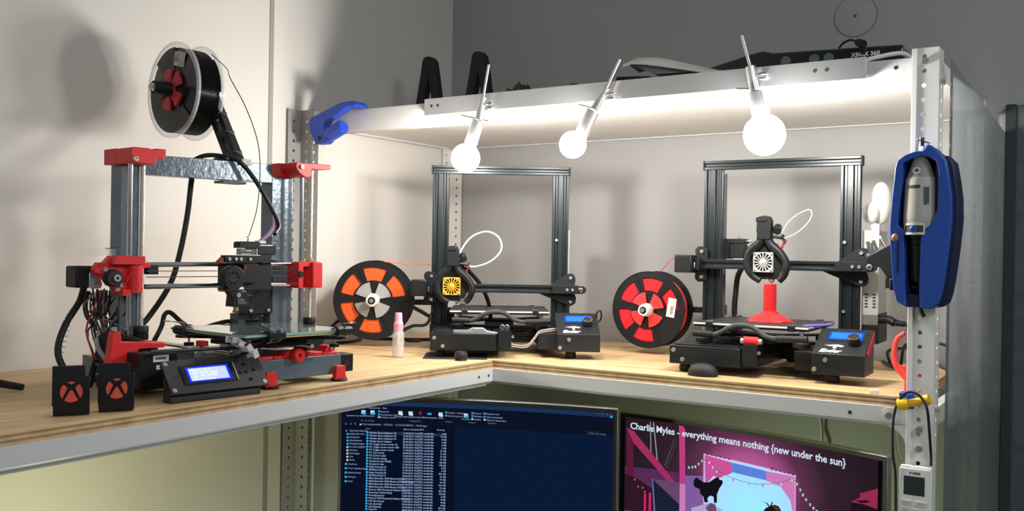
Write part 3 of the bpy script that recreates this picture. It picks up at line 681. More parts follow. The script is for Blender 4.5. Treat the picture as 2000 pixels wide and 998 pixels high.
cr = A(MB().prism([(-.002, .395), (-.002, .4025), (.0, .406), (.080, .4075), (.0825, .404), (.081, .398), (.062, .396), (.0345, .3955), (.0345, .384), (.030, .3795), (.020, .3785), (.006, .386)], 'xz', .112, .1595), 'top_bracket', RED, .001)
A(MB().box(-.004, .030, .160, .20, .3795, .4065), 'top_bracket', RED, .001)
screw(cr, (.010, .1115, .398), s=1.1)
for x, z0, z1 in ((-.3255, .075, .39), (.0245, .070, .396)): A(MB().cyl((x, .128, z0), (x, .128, z1), .0042, n=14), 'guide_rod', CHROME, 0)
for x, z0, z1 in ((-.3055, .090, .398), (.0435, .075, .399)): A(MB().cyl((x, .124, z0), (x, .124, z1), .0038, n=14), 'lead_screw', mat('lead_screw', (.62, .58, .50), .3, .9, bump=.5, bscale=900), 0)
for x in (-.3055, .0435):
    A(MB().lathe([(0, 0), (.0115, 0), (.0125, .1), (.0125, .45), (.011, .5), (.0125, .55), (.0125, .9), (.0115, 1), (0, 1)], (x, .124, .0845), (x, .124, .108), 20), 'shaft_coupler', BLACK, 0)
    lm = A(MB().box(x-.021, x+.021, .103, .145, .036, .073), 'lift_motor', BLACK, .002)
A(MB().prism([(-.381, .052), (-.374, .104), (-.3625, .104), (-.3605, .0875), (-.3075, .0835), (-.3075, .0795), (-.330, .074), (-.351, .050), (-.370, .045)], 'xz', .082, .100), 'lower_bracket', RED, .001)
A(MB().box(-.352, -.285, .083, .150, .0735, .082), 'lower_bracket', RED, .001)
A(MB().box(.015, .072, .095, .150, .0735, .080), 'lower_bracket', RED, .001)
screw(am, (-.372, .085, .108), s=1.0)
lb = A(MB().box(-.352, -.286, .0400, .082, .012, .0705), 'control_box', BLACK, .002)
for x0, x1, z0, z1 in ((-.330, -.303, .056, .0665), (-.3245, -.3075, .0435, .0505)):
    s = MB().box(x0, x1, .0392, .0398, z0, z1).build('sticker', LABEL, lb)
    for i in range(6): MB().box(x0+.004+.0032*i, x0+.0062+.0032*i, .0388, .0391, z0+.0035, z1-.003).build('sticker_mark', INK, s) if x0+.0062+.0032*i < x1-.002 else None
# left carriage end: red motor bracket with pulley
def q(px, py): return (-.3854+(px-185)*.00087, .2241-(py-500)*.00082)
bl = A(MB().prism([q(*p) for p in ((177.4, 527), (186, 513), (198, 513), (210, 499.5), (266, 500), (267, 513), (287.5, 513), (288, 523), (279, 523.5), (272, 525), (266, 572.5), (240, 573), (240, 578.5), (228, 578.5), (217, 566), (213, 560), (207, 558), (190, 535), (178, 533.5))], 'xz', .112, .128), 'motor_bracket', RED, .001)
MB().prism([q(*p) for p in ((210, 499.5), (266, 500), (266, 517), (240, 516), (205, 516))], 'xz', .096, .1118).build('bracket_hood', RED, bl)
MB().cyl((q(255, 0)[0], .1115, q(0, 573)[1]), (q(255, 0)[0], .1115, q(0, 517)[1]), .0125, n=28).build('bearing_holder', RED, bl)
MB().tube([(q(255, 0)[0]-.006, .1005, q(0, 524)[1]), (q(241, 0)[0], .104, q(0, 538)[1]), (q(233, 0)[0], .108, q(0, 560)[1]), (q(231, 0)[0], .110, q(0, 570)[1])], .0016, 8).build('bracket_rib', RED, bl)
MB().prism([q(*p) for p in ((226, 566.5), (240, 566.5), (240, 578.5), (226, 578.5))], 'xz', .100, .1118).build('belt_block', RED, bl)
MB().lathe([(.003, 0), (.0125, 0), (.014, .15), (.011, .3), (.011, .7), (.014, .85), (.0125, 1), (.003, 1)], (q(207, 543)[0], .094, q(207, 543)[1]), (q(207, 543)[0], .111, q(207, 543)[1]), 28).build('drive_pulley', RUBBER, bl)
MB().lathe([(.0022, 0), (.0058, 0), (.0064, .2), (.0064, 1), (0, 1)], (q(210, 543)[0], .0915, q(210, 543)[1]), (q(210, 543)[0], .096, q(210, 543)[1]), 20).build('pulley_hub', ZINC, bl)
for p in ((197, 526.5), (228.5, 558), (222, 566.5)): screw(bl, (q(*p)[0], .1115, q(*p)[1]), s=1.0)
A(MB().prism([q(*p) for p in ((178, 533), (196, 536), (203, 556), (200, 564.5), (182, 564.5), (178, 560))], 'xz', .129, .133), 'motor_plate', ALU)
A(MB().box(q(156, 0)[0], q(200, 0)[0], .1335, .172, q(0, 563)[1], q(0, 520.5)[1]), 'axis_motor', BLACK, .003)
A(MB().lathe([(.0042, 0), (.0085, 0), (.0085, .4), (.006, .45), (.006, 1), (.0042, 1)], (-.3055, .124, .2135), (-.3055, .124, .2215), 20), 'brass_nut', mat('brass', (.75, .55, .24), .3, .9), 0)
A(MB().box(-.389, -.346, .135, .137, .2245, .236), 'clear_flap', mat('thin_clear_film', (.9, .9, .88), .2, trans=.8, ior=1.1, alpha=.45), 0)
A(MB().bar((-.366, .128, .236), (-.345, .128, .2375), .003, .0012), 'end_stop', BLACK, 0)
# cross rods, belts, right carriage end
for z0, z1 in ((.2098, .2128), (.1728, .1735)): A(MB().cyl((-.297, .128, z0), (.002, .128, z1), .0043, n=16), 'cross_rod', CHROME, 0)
for z in (.1985, .1885): A(MB().box(-.30, .006, .118, .1195, z, z+.0014), 'drive_belt', mat('belt_dark', (.06, .055, .045), .5), 0)
A(MB().box(-.2955, -.277, .120, .136, .1935, .2085), 'belt_clip', BLACK)
br = A(MB().prism([(.0015, .166), (.0015, .216), (.053, .2165), (.053, .166), (.030, .166), (.030, .207), (.013, .207), (.013, .166)], 'xz', .104, .140), 'idler_bracket', RED, .001)
A(MB().box(.0295, .0535, .097, .1035, .1665, .2162), 'idler_bracket', RED, .002)
MB().ell((.0545, .118, .192), .004, .005, .007, 12, 8).build('bracket_boss', RED, br)
A(MB().cyl((.006, .1015, .1925), (.006, .106, .1925), .006, n=16), 'idler_wheel', BLACK, .001)
A(MB().lathe([(.0042, 0), (.0085, 0), (.0085, .4), (.006, .45), (.006, 1), (.0042, 1)], (.0435, .124, .2172), (.0435, .124, .222), 20), 'brass_nut', MATS['brass'], 0)
# print head
c = A(MB().prism([(-.1715, .215), (-.1715, .2275), (-.093, .2275), (-.093, .215)], 'xz', .086, .100), 'head_plate', BLACK)
for x in (-.1635, -.150, -.140, -.1205): screw(c, (x, .0855, .221), s=.8)
A(MB().box(-.145, -.062, .100, .150, .163, .214), 'head_carriage', BLACK, .002)
A(MB().prism([(-.093, .2125), (-.0545, .2155), (-.0545, .2185), (-.093, .226)], 'xz', .09, .104), 'head_wing', BLACK)
A(MB().prism([(-.1835, .2145), (-.172, .2245), (-.172, .2125)], 'xz', .088, .1), 'head_corner', mat('rust_red', (.30, .05, .03), .5))
bf = MB(); bx, bz = -.1565, .1875
out = [(bx+.0215*math.cos(a), bz+.0215*math.sin(a)) for a in [math.radians(d) for d in range(-60, 241, 12)]]+[(-.1815, .164), (-.150, .164)]
fanb = A(MB().prism(out, 'xz', .078, .0955), 'part_fan', BLACK, .0012)
MB().lathe([(.002, .35), (.0075, .25), (.0075, .6), (.012, .6), (.0125, 0), (.0145, 0), (.0145, 1), (.002, 1)], (bx-.003, .0770, bz), (bx-.003, .0785, bz), 28).build('fan_intake', RUBBER, fanb)
for i in range(9):
    a = 2*PI*i/9; MB().bar((bx-.003+.0078*math.cos(a), .0772, bz+.0078*math.sin(a)), (bx-.003+.0115*math.cos(a+.3), .0772, bz+.0115*math.sin(a+.3)), .0006, .002, up=(0, 1, 0)).build('fan_blade', BLACK, fanb)
A(MB().prism([(-.167, .1635), (-.137, .1635), (-.140, .154), (-.158, .153)], 'xz', .080, .094), 'duct', BLACK)
screw(am, (-.1485, .0795, .1575), s=1.1); screw(am, (-.136, .0865, .168), s=.9)
A(MB().cyl((-.150, .082, .1685), (-.137, .082, .1690), .0038, n=12), 'thumb_screw', ZINC)
A(MB().box(-.132, -.100, .088, .099, .178, .2125), 'heat_sink', BLACK, .001)
A(MB().tube([(-.135, .085, .198), (-.131, .083, .205), (-.130, .086, .210)], .0014, 6), 'sensor_wire', MATS['red_wire'], 0)
A(MB().prism([(-.147, .2405), (-.147, .2505), (-.143, .2525), (-.106, .2525), (-.104, .250), (-.104, .2425), (-.108, .2405)], 'xz', .078, .098), 'extruder_lever', BLACK)
A(MB().box(-.141, -.106, .082, .098, .2285, .2398), 'extruder_body', mat('clear_grey', (.45, .45, .43), .3, .3), .001)
A(MB().cyl((-.1365, .080, .2355), (-.124, .080, .2355), .0032, n=12), 'lever_spring', CHROME, 0)
for x in (-.1185, -.1115): A(MB().cyl((x, .081, .2292), (x, .081, .2395), .0022, n=10), 'drive_gear', CHROME, 0)
A(MB().tube([(-.1235, .088, .2525), (-.1225, .088, .258), (-.1245, .088, .2615), (-.1265, .088, .2600)], .0011, 8), 'wire_hook', ZINC, 0)
A(MB().box(-.103, -.063, .086, .128, .2285, .2490), 'feed_motor', BLACK, .002)
cn = A(MB().box(-.098, -.082, .092, .104, .2492, .2545), 'connector', WHITE, .0006)
A(MB().box(-.103, -.072, .085, .0858, .2455, .2470), 'motor_edge', ALU, 0)
A(MB().prism([(-.139, .162), (-.113, .162), (-.104, .135), (-.142, .135)], 'xz', .104, .128), 'hot_end', BLACK)
A(MB().prism([(-.1335, .150), (-.124, .150), (-.1115, .139), (-.1335, .139)], 'xz', .1025, .1038), 'hot_end_shield', mat('dark_grey_metal', (.12, .125, .12), .35, .6))
A(MB().lathe([(.0005, 0), (.005, .5), (.005, 1), (0, 1)], (-.128, .115, .122), (-.128, .115, .1345), 12), 'nozzle', MATS['brass'], 0)
# power supply on the far side
ps = A(MB().box(-.0785, -.0235, .179, .2085, .050, .1165), 'power_supply', mat('grey_casing', (.10, .105, .105), .5), .001)
A(MB().prism([(-.080, .118), (-.070, .150), (-.050, .1565), (-.046, .190), (-.0232, .190), (-.0232, .117)], 'xz', .150, .199), 'supply_cover', BLACK)
for x in (-.0735, -.0345): screw(ps, (x, .1492, .1235), s=.9)
A(MB().box(-.086, -.0235, .1765, .205, .0925, .0965), 'supply_lip', BLACK)
# spool stand and looms
for y0, y1 in ((.165, .362), (.193, .392)):
    A(MB().bar((-.090, y0, .400), (-.022, y1, .555), .020, .010, up=(0, 1, 0)), 'stand_arm', BLACK)
for t in (.08, .36, .64, .95):
    A(MB().box(-.1000+t*.068, -.0800+t*.068, .166+t*.197, .196+t*.197, .398+t*.155, .412+t*.155), 'stand_web', BLACK)
A(MB().cyl((-.038, .380, .5555), (-.010, .380, .5555), .014, n=20), 'stand_hub', BLACK, .001)
A(MB().box(-.125, -.085, .158, .20, .4022, .4080), 'stand_base', BLACK)
A(MB().box(-.0945, -.074, .152, .158, .3955, .4068), 'wedge', mat('beige_block', (.62, .59, .50), .55))
A(MB().box(-.132, -.082, .156, .186, .3595, .3640), 'stand_base', mat('dark_green_grey', (.10, .13, .13), .5))
A(MB().tube([(-.165, .21, .398), (-.150, .192, .409), (-.128, .178, .4105), (-.1058, .150, .402), (-.0775, .140, .3715), (-.0481, .132, .3244), (-.036, .118, .286), (-.055, .104, .268)], .0042, 10), 'head_loom', CABLE, 0)
for i, cc in enumerate(((.25, .16, .35), (.12, .2, .45), (.55, .5, .45), (.35, .08, .08), (.08, .08, .09))):
    A(MB().tube([(-.044+.001*i, .130, .310), (-.050+.002*i, .118, .285), (-.074+.003*i, .100, .268), (-.096+.003*i, .097, .2535)], .0011, 6), 'head_wire', mat('loom_wire_%d' % i, cc, .5), 0)
A(MB().tube([(-.1560, .205, .385), (-.1594, .215, .3697), (-.1645, .22, .3003), (-.1798, .22, .2245), (-.1993, .22, .1684), (-.2451, .215, .1098), (-.275, .205, .092), (-.278, .19, .065)], .0052, 10), 'main_loom', CABLE, 0)
A(MB().tube([(-.372, .18, .185), (-.3705, .19, .172), (-.3732, .2, .1463), (-.394, .2, .1131), (-.4086, .195, .0802), (-.4099, .19, .0551), (-.398, .18, .030), (-.38, .15, .014)], .0056, 10), 'motor_loom', CABLE, 0)
for i in range(7):
    t = i/6; A(MB().cyl((-.3940-.012*t-.004, .2, .118-.052*t), (-.3940-.012*t+.007, .196, .116-.052*t), .0011, n=6), 'spiral_wrap', WHITE, 0)
A(MB().tube([(-.372, .175, .165), (-.3730, .18, .138), (-.3680, .175, .118), (-.3462, .17, .0937), (-.335, .15, .085)], .0042, 8), 'motor_loom', CABLE, 0)
A(MB().tube([(-.352, .165, .098), (-.3650, .155, .090), (-.3690, .14, .072), (-.3600, .12, .050), (-.345, .10, .030)], .0042, 10), 'grey_cable', mat('grey_cable', (.36, .36, .37), .5), 0)
random.seed(11)
wc = [(.012, .012, .014), (.012, .012, .014), (.35, .03, .03), (.012, .012, .014), (.28, .20, .17), (.02, .03, .07), (.012, .012, .014), (.33, .31, .28)]
for i in range(26):
    x0 = -.372+.060*random.random(); x1 = -.370+.055*random.random()
    pts = [(x0, .150+.02*random.random(), .170-.01*random.random()), (x0+.016*(random.random()-.5), .155+.03*random.random(), .135), (x1+.02*(random.random()-.5), .15+.03*random.random(), .100), (x1, .14+.02*random.random(), .055)]
    A(MB().tube(pts, .0011+.0007*random.random(), 6, sub=3), 'loose_wire', mat('harness_%d' % (i % 8), wc[i % 8], .5), 0)
A(MB().box(-.3535, -.335, .178, .182, .125, .166), 'board_cover', mat('harness_grey', (.25, .24, .22), .5), .001)
A(MB().prism([(-.365, .052), (-.365, .092), (-.345, .100), (-.332, .094), (-.332, .05)], 'xz', .12, .16), 'control_board', BLACK)
A(MB().tube([(-.24, .20, .070), (-.2215, .205, .098), (-.213, .21, .118), (-.198, .215, .121), (-.172, .215, .100), (-.14, .215, .089), (-.11, .21, .096), (-.08, .21, .1005), (-.05, .215, .095)], .0042, 10), 'bed_loom', CABLE, 0)
# white drag chain under the near corner of the bed
for i, (x, y, z, a) in enumerate(((-.2235, -.020, .0895, .1), (-.218, -.030, .0835, .5), (-.208, -.036, .0765, .9), (-.200, -.040, .068, 1.2))):
    M = Matrix.Translation((x, y, z)) @ Matrix.Rotation(a, 4, 'Y')
    l = MB(); l.box(-.0075, .0075, -.011, -.0085, -.005, .005); l.box(-.0075, .0075, .0085, .011, -.005, .005); l.box(-.0045, .0045, -.0085, .0085, .0035, .005); l.box(-.0045, .0045, -.0085, .0085, -.005, -.0035)
    A(l.xf(M), 'chain_link', mat('chain_white', (.74, .68, .65), .45), .0006)
for x, z, w, m in ((-.262, .066, .022, ALU), (-.236, .074, .012, RED), (-.225, .062, .012, WHITE), (-.19, .0665, .02, ALU), (-.250, .057, .012, ALU)):
    A(MB().box(x, x+w, .05, .07, z, z+.009), 'board_part', m)

# spool above the steel printer
sp = thing('filament_spool', 'black filament spool with clear rims and a red hub, raised on a stand', 'spool', world(OA, TA, (-.0760, .380, .5555)), TA-PI/2)
# local here: y axis = along the axle away from the camera, x = towards the room
def spool_clear(t, R, th):
    k = R
    for y0 in (-th/2, th/2-.0025):
        MB().polar((0, 0, 0), [k*.90, k*.95, k], 96, lambda r, a: True, y0, y0+.0025).build('clear_rim', CLEAR, t)
        MB().lathe([(k*.99, 0), (k*1.012, 0), (k*1.012, 1), (k*.99, 1), (k*.99, 0)], (0, y0-.001, 0), (0, y0+.0035, 0), 96).build('rim_lip', CLEAR, t)
        MB().polar((0, 0, 0), [k*q for q in (.14, .3, .45, .62, .78, .897)], 120, lambda r, a: r < .46*k or not any(abs((a-c+180) % 360-180) < 20 for c in (22, 112, 292)), y0+.0002, y0+.0022).build('flange', mat('smoky_black', (.02, .023, .025), .22, coat=.4), t)
    prof = [(k*.40, .05)]; n = 18
    for i in range(n): prof += [(k*.875, .06+.88*(i+.12)/n), (k*.895, .06+.88*(i+.5)/n), (k*.875, .06+.88*(i+.88)/n)]
    prof.append((k*.40, .95))
    MB().lathe(prof, (0, -th/2, 0), (0, th/2, 0), 72).build('filament_winding', mat('black_filament', (.012, .013, .014), .22), t, sharp=60)
    MB().lathe([(k*.13, 0), (k*.40, 0), (k*.40, 1), (k*.13, 1)], (0, -th/2+.003, 0), (0, th/2-.003, 0), 40).build('core', BLACK, t)
    MB().polar((0, 0, 0), [k*q for q in (.07, .16, .24, .34, .43)], 100, lambda r, a: r < k*.16 or abs(((a-20) % 72)-36) < 25, -th/2-.008, -th/2-.002).build('hub_adapter', mat('red_hub', (.52, .035, .04), .4), t, .0006)
    MB().lathe([(.004, 0), (k*.135, 0), (k*.145, .3), (k*.16, 1), (.004, 1)], (0, -th/2-.042, 0), (0, -th/2-.008, 0), 28).build('hub_cone', BLACK, t)
    MB().lathe([(.0, 0), (.0055, 0), (.0075, .6), (.0075, 1), (0, 1)], (0, -th/2-.0455, 0), (0, -th/2-.042, 0), 16).build('bearing', CHROME, t)
    hexnut(t, (0, -th/2-.047, 0), .0055)
    MB().cyl((0, -th/2-.049, 0), (0, th/2+.02, 0), .003, n=10).build('axle', ZINC, t)
    M = Matrix.Translation((k*.25, -th/2, k*.62)) @ Matrix.Rotation(math.radians(12), 4, 'Y')
    s = MB().box(-.019, .019, -.0012, -.0006, -.0145, .0145).xf(M).build('sticker', mat('dull_label', (.52, .51, .47), .6), t)
    b = MB(); random.seed(5)
    for i in range(7):
        z = .010-.0034*i
        x0 = -.016 if i < 4 else -.013+.012*random.random()
        b.box(x0, x0+(.013 if i < 4 else .022), -.0016, -.0013, z-.0009, z+.0004)
        if i < 4: b.box(.0, .016, -.0016, -.0013, z-.0005, z)
    b.box(-.016, -.004, -.0016, -.0013, -.006, .002); b.xf(M).build('sticker_print', mat('faded_ink', (.24, .24, .22), .6), s)
    pl = []
    return
spool_clear(sp, .0955, .056)
inv = lambda p: tuple(sp.matrix_world.inverted() @ Vector(p))
bpy.context.view_layer.update()
MB().tube([inv(world(OA, TA, p)) for p in ((-.050, .330, .630), (-.060, .26, .592), (-.0850, .21, .5642), (-.0764, .165, .4987), (-.066, .14, .4222), (-.085, .115, .3243), (-.1235, .09, .2535))], .0009, 6).build('filament_strand', MATS['black_filament'], sp)

# ---------------------------------------------------------------- small control box with lcd
lc = thing('lcd_controller', 'black sloped control box with a lit blue lcd at the shelf edge', 'controller', (.5622, -.8179, ZW+.0003), math.radians(82.5))
lb_ = MB().prism([(.003, 0), (.0270, 0), (.0270, .0510), (.040, .0535), (.0365, .0565), (.006, .0145)], 'yz', -.008, .153).build('housing', BLACK, lc, .001)
n_ = Vector((0, -.047, .038)).normalized(); u_ = Vector((0, .038, .047)).normalized(); hgt = Vector((0, .038, .047)).length
def D2(a, b, d=0): return tuple(Vector((a, .001, .0135))+u_*b+n_*d)
def slab(a0, a1, b0, b1, d0, d1): return MB().add([D2(a, b, d) for d in (d0, d1) for a, b in ((a0, b0), (a1, b0), (a1, b1), (a0, b1))], [(0,3,2,1),(4,5,6,7),(0,1,5,4),(1,2,6,5),(2,3,7,6),(3,0,4,7)])
fp = slab(-.0085, .1665, -.001, hgt, -.0005, .003).build('face_plate', mat('charcoal_plastic', (.028, .031, .033), .45, bump=.15, bscale=300), lc, .001)
dz = slab(.018, .112, .013, .048, .003, .0048).build('display', BLACK, lc, .0008)
def q2(a0, a1, b0, b1, d, name, m, par): return flat(MB().add([D2(a0, b0, d), D2(a1, b0, d), D2(a1, b1, d), D2(a0, b1, d)], [(0, 1, 2, 3)]), name, m, par)
q2(.0265, .1025, .0165, .0445, .0050, 'lcd_border', glow('lcd_deep_blue', (.01, .03, .85), 1.0), dz)
q2(.0305, .098, .0185, .0415, .0052, 'lcd_area', glow('lcd_violet_light', (.42, .50, 1.0), 1.05), dz)
flat(text_mb('255/255 28 5.T\n100% 25.0% 00:00\n  SD 100/100 003\n  Printer Ready.', .0058, lambda a, b: D2(.032+a, .0355+b, .0054), spacing=1.12, line=.92), 'lcd_text', glow('lcd_white_text', (.80, .86, 1.0), 1.15), dz)
slab(.1125, .1135, .0135, .0475, .0048, .0055).build('display_edge', WHITE, lc)
flat(text_mb('AM8', .0155, lambda a, b: D2(.049+a, .0492+b, .0032), spacing=1.05, bold=.0003), 'lettering', RUBBER, lc)
for a, b in ((-.002, .054), (-.002, .006), (.160, .054), (.160, .006)):
    MB().lathe([(0, 0), (.0012, 0), (.0012, .5), (.0038, .5), (.0038, 1), (0, 1)], D2(a, b, .0046), D2(a, b, .003), 14).build('screw', ZINC, lc)
for a, b in ((.134, .042), (.122, .0275), (.134, .0275), (.149, .030), (.137, .013)):
    MB().lathe([(0, 0), (.0022, 0), (.0026, .3), (.0026, 1), (0, 1)], D2(a, b, .0058), D2(a, b, .003), 14).build('push_button', RUBBER, lc)
slab(.1145, .1595, -.012, -.0012, -.03, -.006).build('foot', BLACK, lc) if False else None

# ================================================================ small things on the boards
RED_LOGO = mat('orange_red_print', (.80, .10, .06), .45)
def hook_stand(label, x, y, th):
    t = thing('controller_stand', label, 'stand', (x, y, ZW+.0003), th, 'black stands with round emblem')
    w = .047
    # side profile (y back, z up): curled foot, front plate leaning on a taller back plate
    prof = [(0, .010), (.002, .004), (.007, .0006), (.013, 0), (.022, .002), (.027, .008), (.027, .013), (.0235, .013), (.0225, .0085), (.019, .0055), (.013, .004), (.0085, .005), (.006, .008), (.005, .012), (.0048, .0555), (0, .0565)]
    MB().prism(prof, 'yz', 0, w).build('front_plate', BLACK, t, .001)
    MB().box(-.0015, w-.006, .005, .0105, .014, .0705).build('back_plate', BLACK, t, .001)
    cx, cz, r = w*.49, .0345, .0145
    def arc(a0, a1, rr=r, n=10): return [(cx+rr*math.sin(math.radians(a0+(a1-a0)*i/n)), cz+rr*math.cos(math.radians(a0+(a1-a0)*i/n))) for i in range(n+1)]
    pcs = [arc(-22, 22, r, 8)+[(cx, cz+.0105)],
           arc(-128, -42)+[(cx-.0050, cz+.0055)],
           list(reversed(arc(128, 42)))[::-1]+[(cx+.0050, cz+.0055)],
           arc(142, 218)+[(cx-.0012, cz+.0025), (cx+.0012, cz+.0025)]]
    for p in pcs: MB().prism(p, 'xz', -.0012, -.0001).build('emblem_piece', RED_LOGO, t)
    return t
hook_stand('black plastic controller stand with round red crossed emblem, leftmost of the two', .5308, -.9985, math.radians(58))
hook_stand('black plastic controller stand with round red crossed emblem, beside the lcd control box', .5495, -.9400, math.radians(60))

cb = thing('cable_coil', 'heap of black cable lying behind the two controller stands', 'cable', (.385, -.790, ZW+.0003))
random.seed(21)
for i in range(9):
    r = .034+.004*(i % 4); ph = random.random()*6; tilt = .35+.05*i
    MB().tube([(r*math.cos(ph+a)*1.05, r*math.sin(ph+a)*.75, .0062+.0058*i*(.55+.45*math.cos(a*.5))+.004*(1+math.sin(2*a+ph))) for a in [k*.45 for k in range(15)]], .0050, 8, sub=2).build('cable_loop', CABLE, cb)
for k, (dx, h) in enumerate(((-.02, .078), (.012, .088), (.035, .070))):
    MB().tube([(dx-.02, -.035, .0070), (dx-.012, -.030, h*.6), (dx, -.02, h), (dx+.012, .015, h*.93), (dx+.016, .045, h*.5), (dx+.014, .060, .0070)], .0052, 8).build('cable_loop', CABLE, cb)

tl = thing('hand_tool', 'black tool handle lying on the plywood at the left edge of the picture', 'tool', (.2, -.93, ZW+.0003), math.radians(28))
MB().tube([(-.06, .02, .012), (-.02, .012, .014), (.02, .004, .013), (.060, 0, .009), (.078, -.001, .007)], lambda u: .0085-.003*u, 10).build('handle', BLACK, tl)
MB().tube([(-.06, -.025, .008), (-.03, -.014, .008), (.0, -.008, .0075)], lambda u: .008-.002*u, 10).build('handle', BLACK, tl)

bt = thing('spray_bottle', 'small clear spray bottle with a pink cap, standing before the orange spool', 'bottle', (.3888, -.0920, ZW+.0003))
MB().lathe([(0, 0), (.0125, 0), (.0138, .03), (.0138, .80), (.012, .90), (.0085, 1), (.0072, 1), (.0105, .89), (.0124, .79), (.0124, .05), (0, .04)], (0, 0, 0), (0, 0, .064), 28).build('bottle_body', CLEAR, bt)
MB().lathe([(0, 0), (.0121, 0), (.0121, 1), (0, 1)], (0, 0, .0031), (0, 0, .031), 28).build('liquid', mat('clear_liquid', (.85, .80, .70), .05, alpha=.35), bt)
pk = mat('pink_plastic', (.90, .42, .52), .35)
MB().lathe([(.0, 0), (.0105, 0), (.0108, .1), (.0108, .42), (.0095, .46), (.0086, .60), (.0080, .95), (.0070, 1), (0, 1)], (0, 0, .060), (0, 0, .1005), 24).build('spray_cap', pk, bt)
MB().cyl((0, 0, .010), (0, 0, .061), .0022, n=10).build('dip_tube', WHITE, bt)

kn = thing('rubber_stopper', 'round black rubber stopper on the plywood before the printer with the amber fan', 'stopper', (.535, -.050, ZW+.0003))
MB().lathe([(0, 0), (.0125, 0), (.0135, .12), (.0125, .22), (.0145, .38), (.0155, .62), (.0125, .88), (.006, .98), (.003, .95), (0, .9)], (0, 0, 0), (0, 0, .0215), 28).build('foot_body', RUBBER, kn)
MB().lathe([(0, 0), (.003, 0), (.003, 1), (0, 1)], (0, 0, .0200), (0, 0, .0212), 12).build('foot_hole', INK, kn)
pd = tag(MB().box(-.090, .055, -.030, .100, 0, .0012).build('rubber_mat', mat('dark_mat', (.03, .03, .028), .7), None, .0004), 'thin dark mat beneath the printer with the amber fan', 'mat')
pd.location = world(OL, TL, (-.082, -.228, .0003)); pd.rotation_euler = (0, 0, TL)

dm = tag(MB().lathe([(0, 0), (.026, 0), (.0275, .15), (.0265, .4), (.022, .72), (.013, .93), (0, 1)], (0, 0, 0), (0, 0, .026), 32).build('rubber_dome', RUBBER, None), 'smooth black dome on the board at the front of the silver fan printer', 'dome')
dm.location = (1.062, .052, ZW+.0003); dm.scale = (1.15, .8, 1)

# the red printed piece on the right bed
pb = thing('printed_part', 'red printed threaded column with a finned round base on the printer bed', 'print', world(OR_, TR, (.0085, -.088, .1040)), TR)
th_ = [(0, 0), (.0128, 0)]
for i in range(20): th_ += [(.0128, (i+.1)/20), (.0142, (i+.35)/20), (.0142, (i+.6)/20), (.0128, (i+.85)/20)]
th_ += [(.0128, 1), (0, 1)]
MB().lathe(th_, (0, 0, .017), (0, 0, .0795), 32).build('threaded_column', RED, pb, sharp=25)
fin = MB(); N = 16
ring0 = []; 
for r, z in ((.050, 0), (.049, .003), (.0155, .0195)):
    row = []
    for i in range(N):
        a = 2*PI*i/N; rr = r*(1 if i % 2 == 0 else (.80 if r > .02 else .97)); row.append((rr*math.cos(a), rr*math.sin(a), z))
    ring0.append(row)
vs = sum(ring0, []); fs = [tuple(reversed(range(N))), tuple(range(2*N, 3*N))]
for j in range(2): fs += [(j*N+i, j*N+(i+1) % N, (j+1)*N+(i+1) % N, (j+1)*N+i) for i in range(N)]
fin.add(vs, fs).build('finned_base', RED, pb, .0005, sharp=10)
MB().lathe([(.014, 0), (.019, 0), (.0175, 1), (.014, 1)], (0, 0, .012), (0, 0, .0215), 8).build('base_collar', RED, pb, sharp=10)

pp = tag(MB().prism([(-.028, -.010), (.018, -.006), (.030, .002), (.026, .009), (-.014, .012), (-.030, .002)], 'xy', 0, .0035).build('plastic_scraper', mat('violet_plastic', (.16, .12, .62), .35), None, .001), 'blue violet plastic scraper on the right front bed corner beside the lit display', 'scraper')
pp.location = world(OR_, TR, (.124, -.150, .1040)); pp.rotation_euler = (0, math.radians(-4), TR+.35)

hk = thing('red_hook', 'curved red plastic hook standing on the plywood just left of the right post', 'hook', (1.4405, .100, ZW+.0003))
pts = [(1.4400, .0310), (1.4413, .0342), (1.4347, .0449), (1.4239, .0553), (1.4167, .0684), (1.4149, .0841), (1.4167, .1024), (1.4229, .1152), (1.4330, .1221)]
MB().tube([(a-1.4405, 0, b-ZW) for a, b in pts], lambda u: .0082-.0042*u, 16).build('hook_arm', mat('coral_red', (.86, .07, .06), .4, bump=.1, bscale=400), hk)
MB().box(-.0065, .0065, -.006, .006, 0, .016).build('hook_base', MATS['coral_red'], hk, .001)
MB().prism([(-.020, .045), (-.004, .045), (.018, .0455), (.018, .026), (-.002, .020), (-.010, .032)], 'xz', -.004, .004).build('hook_web', MATS['coral_red'], hk, .001)
MB().cyl((-.0078, -.0046, .1035), (-.0078, -.0036, .1035), .0017, n=10).build('hook_hole', INK, hk)
wb = tag(MB().box(-.007, .007, -.0055, .0055, 0, .007).build('plastic_block', WHITE, None, .001), 'tiny white plastic block at the front edge of the right plywood board', 'block'); wb.location = (1.3985, .020, ZW+.0003)

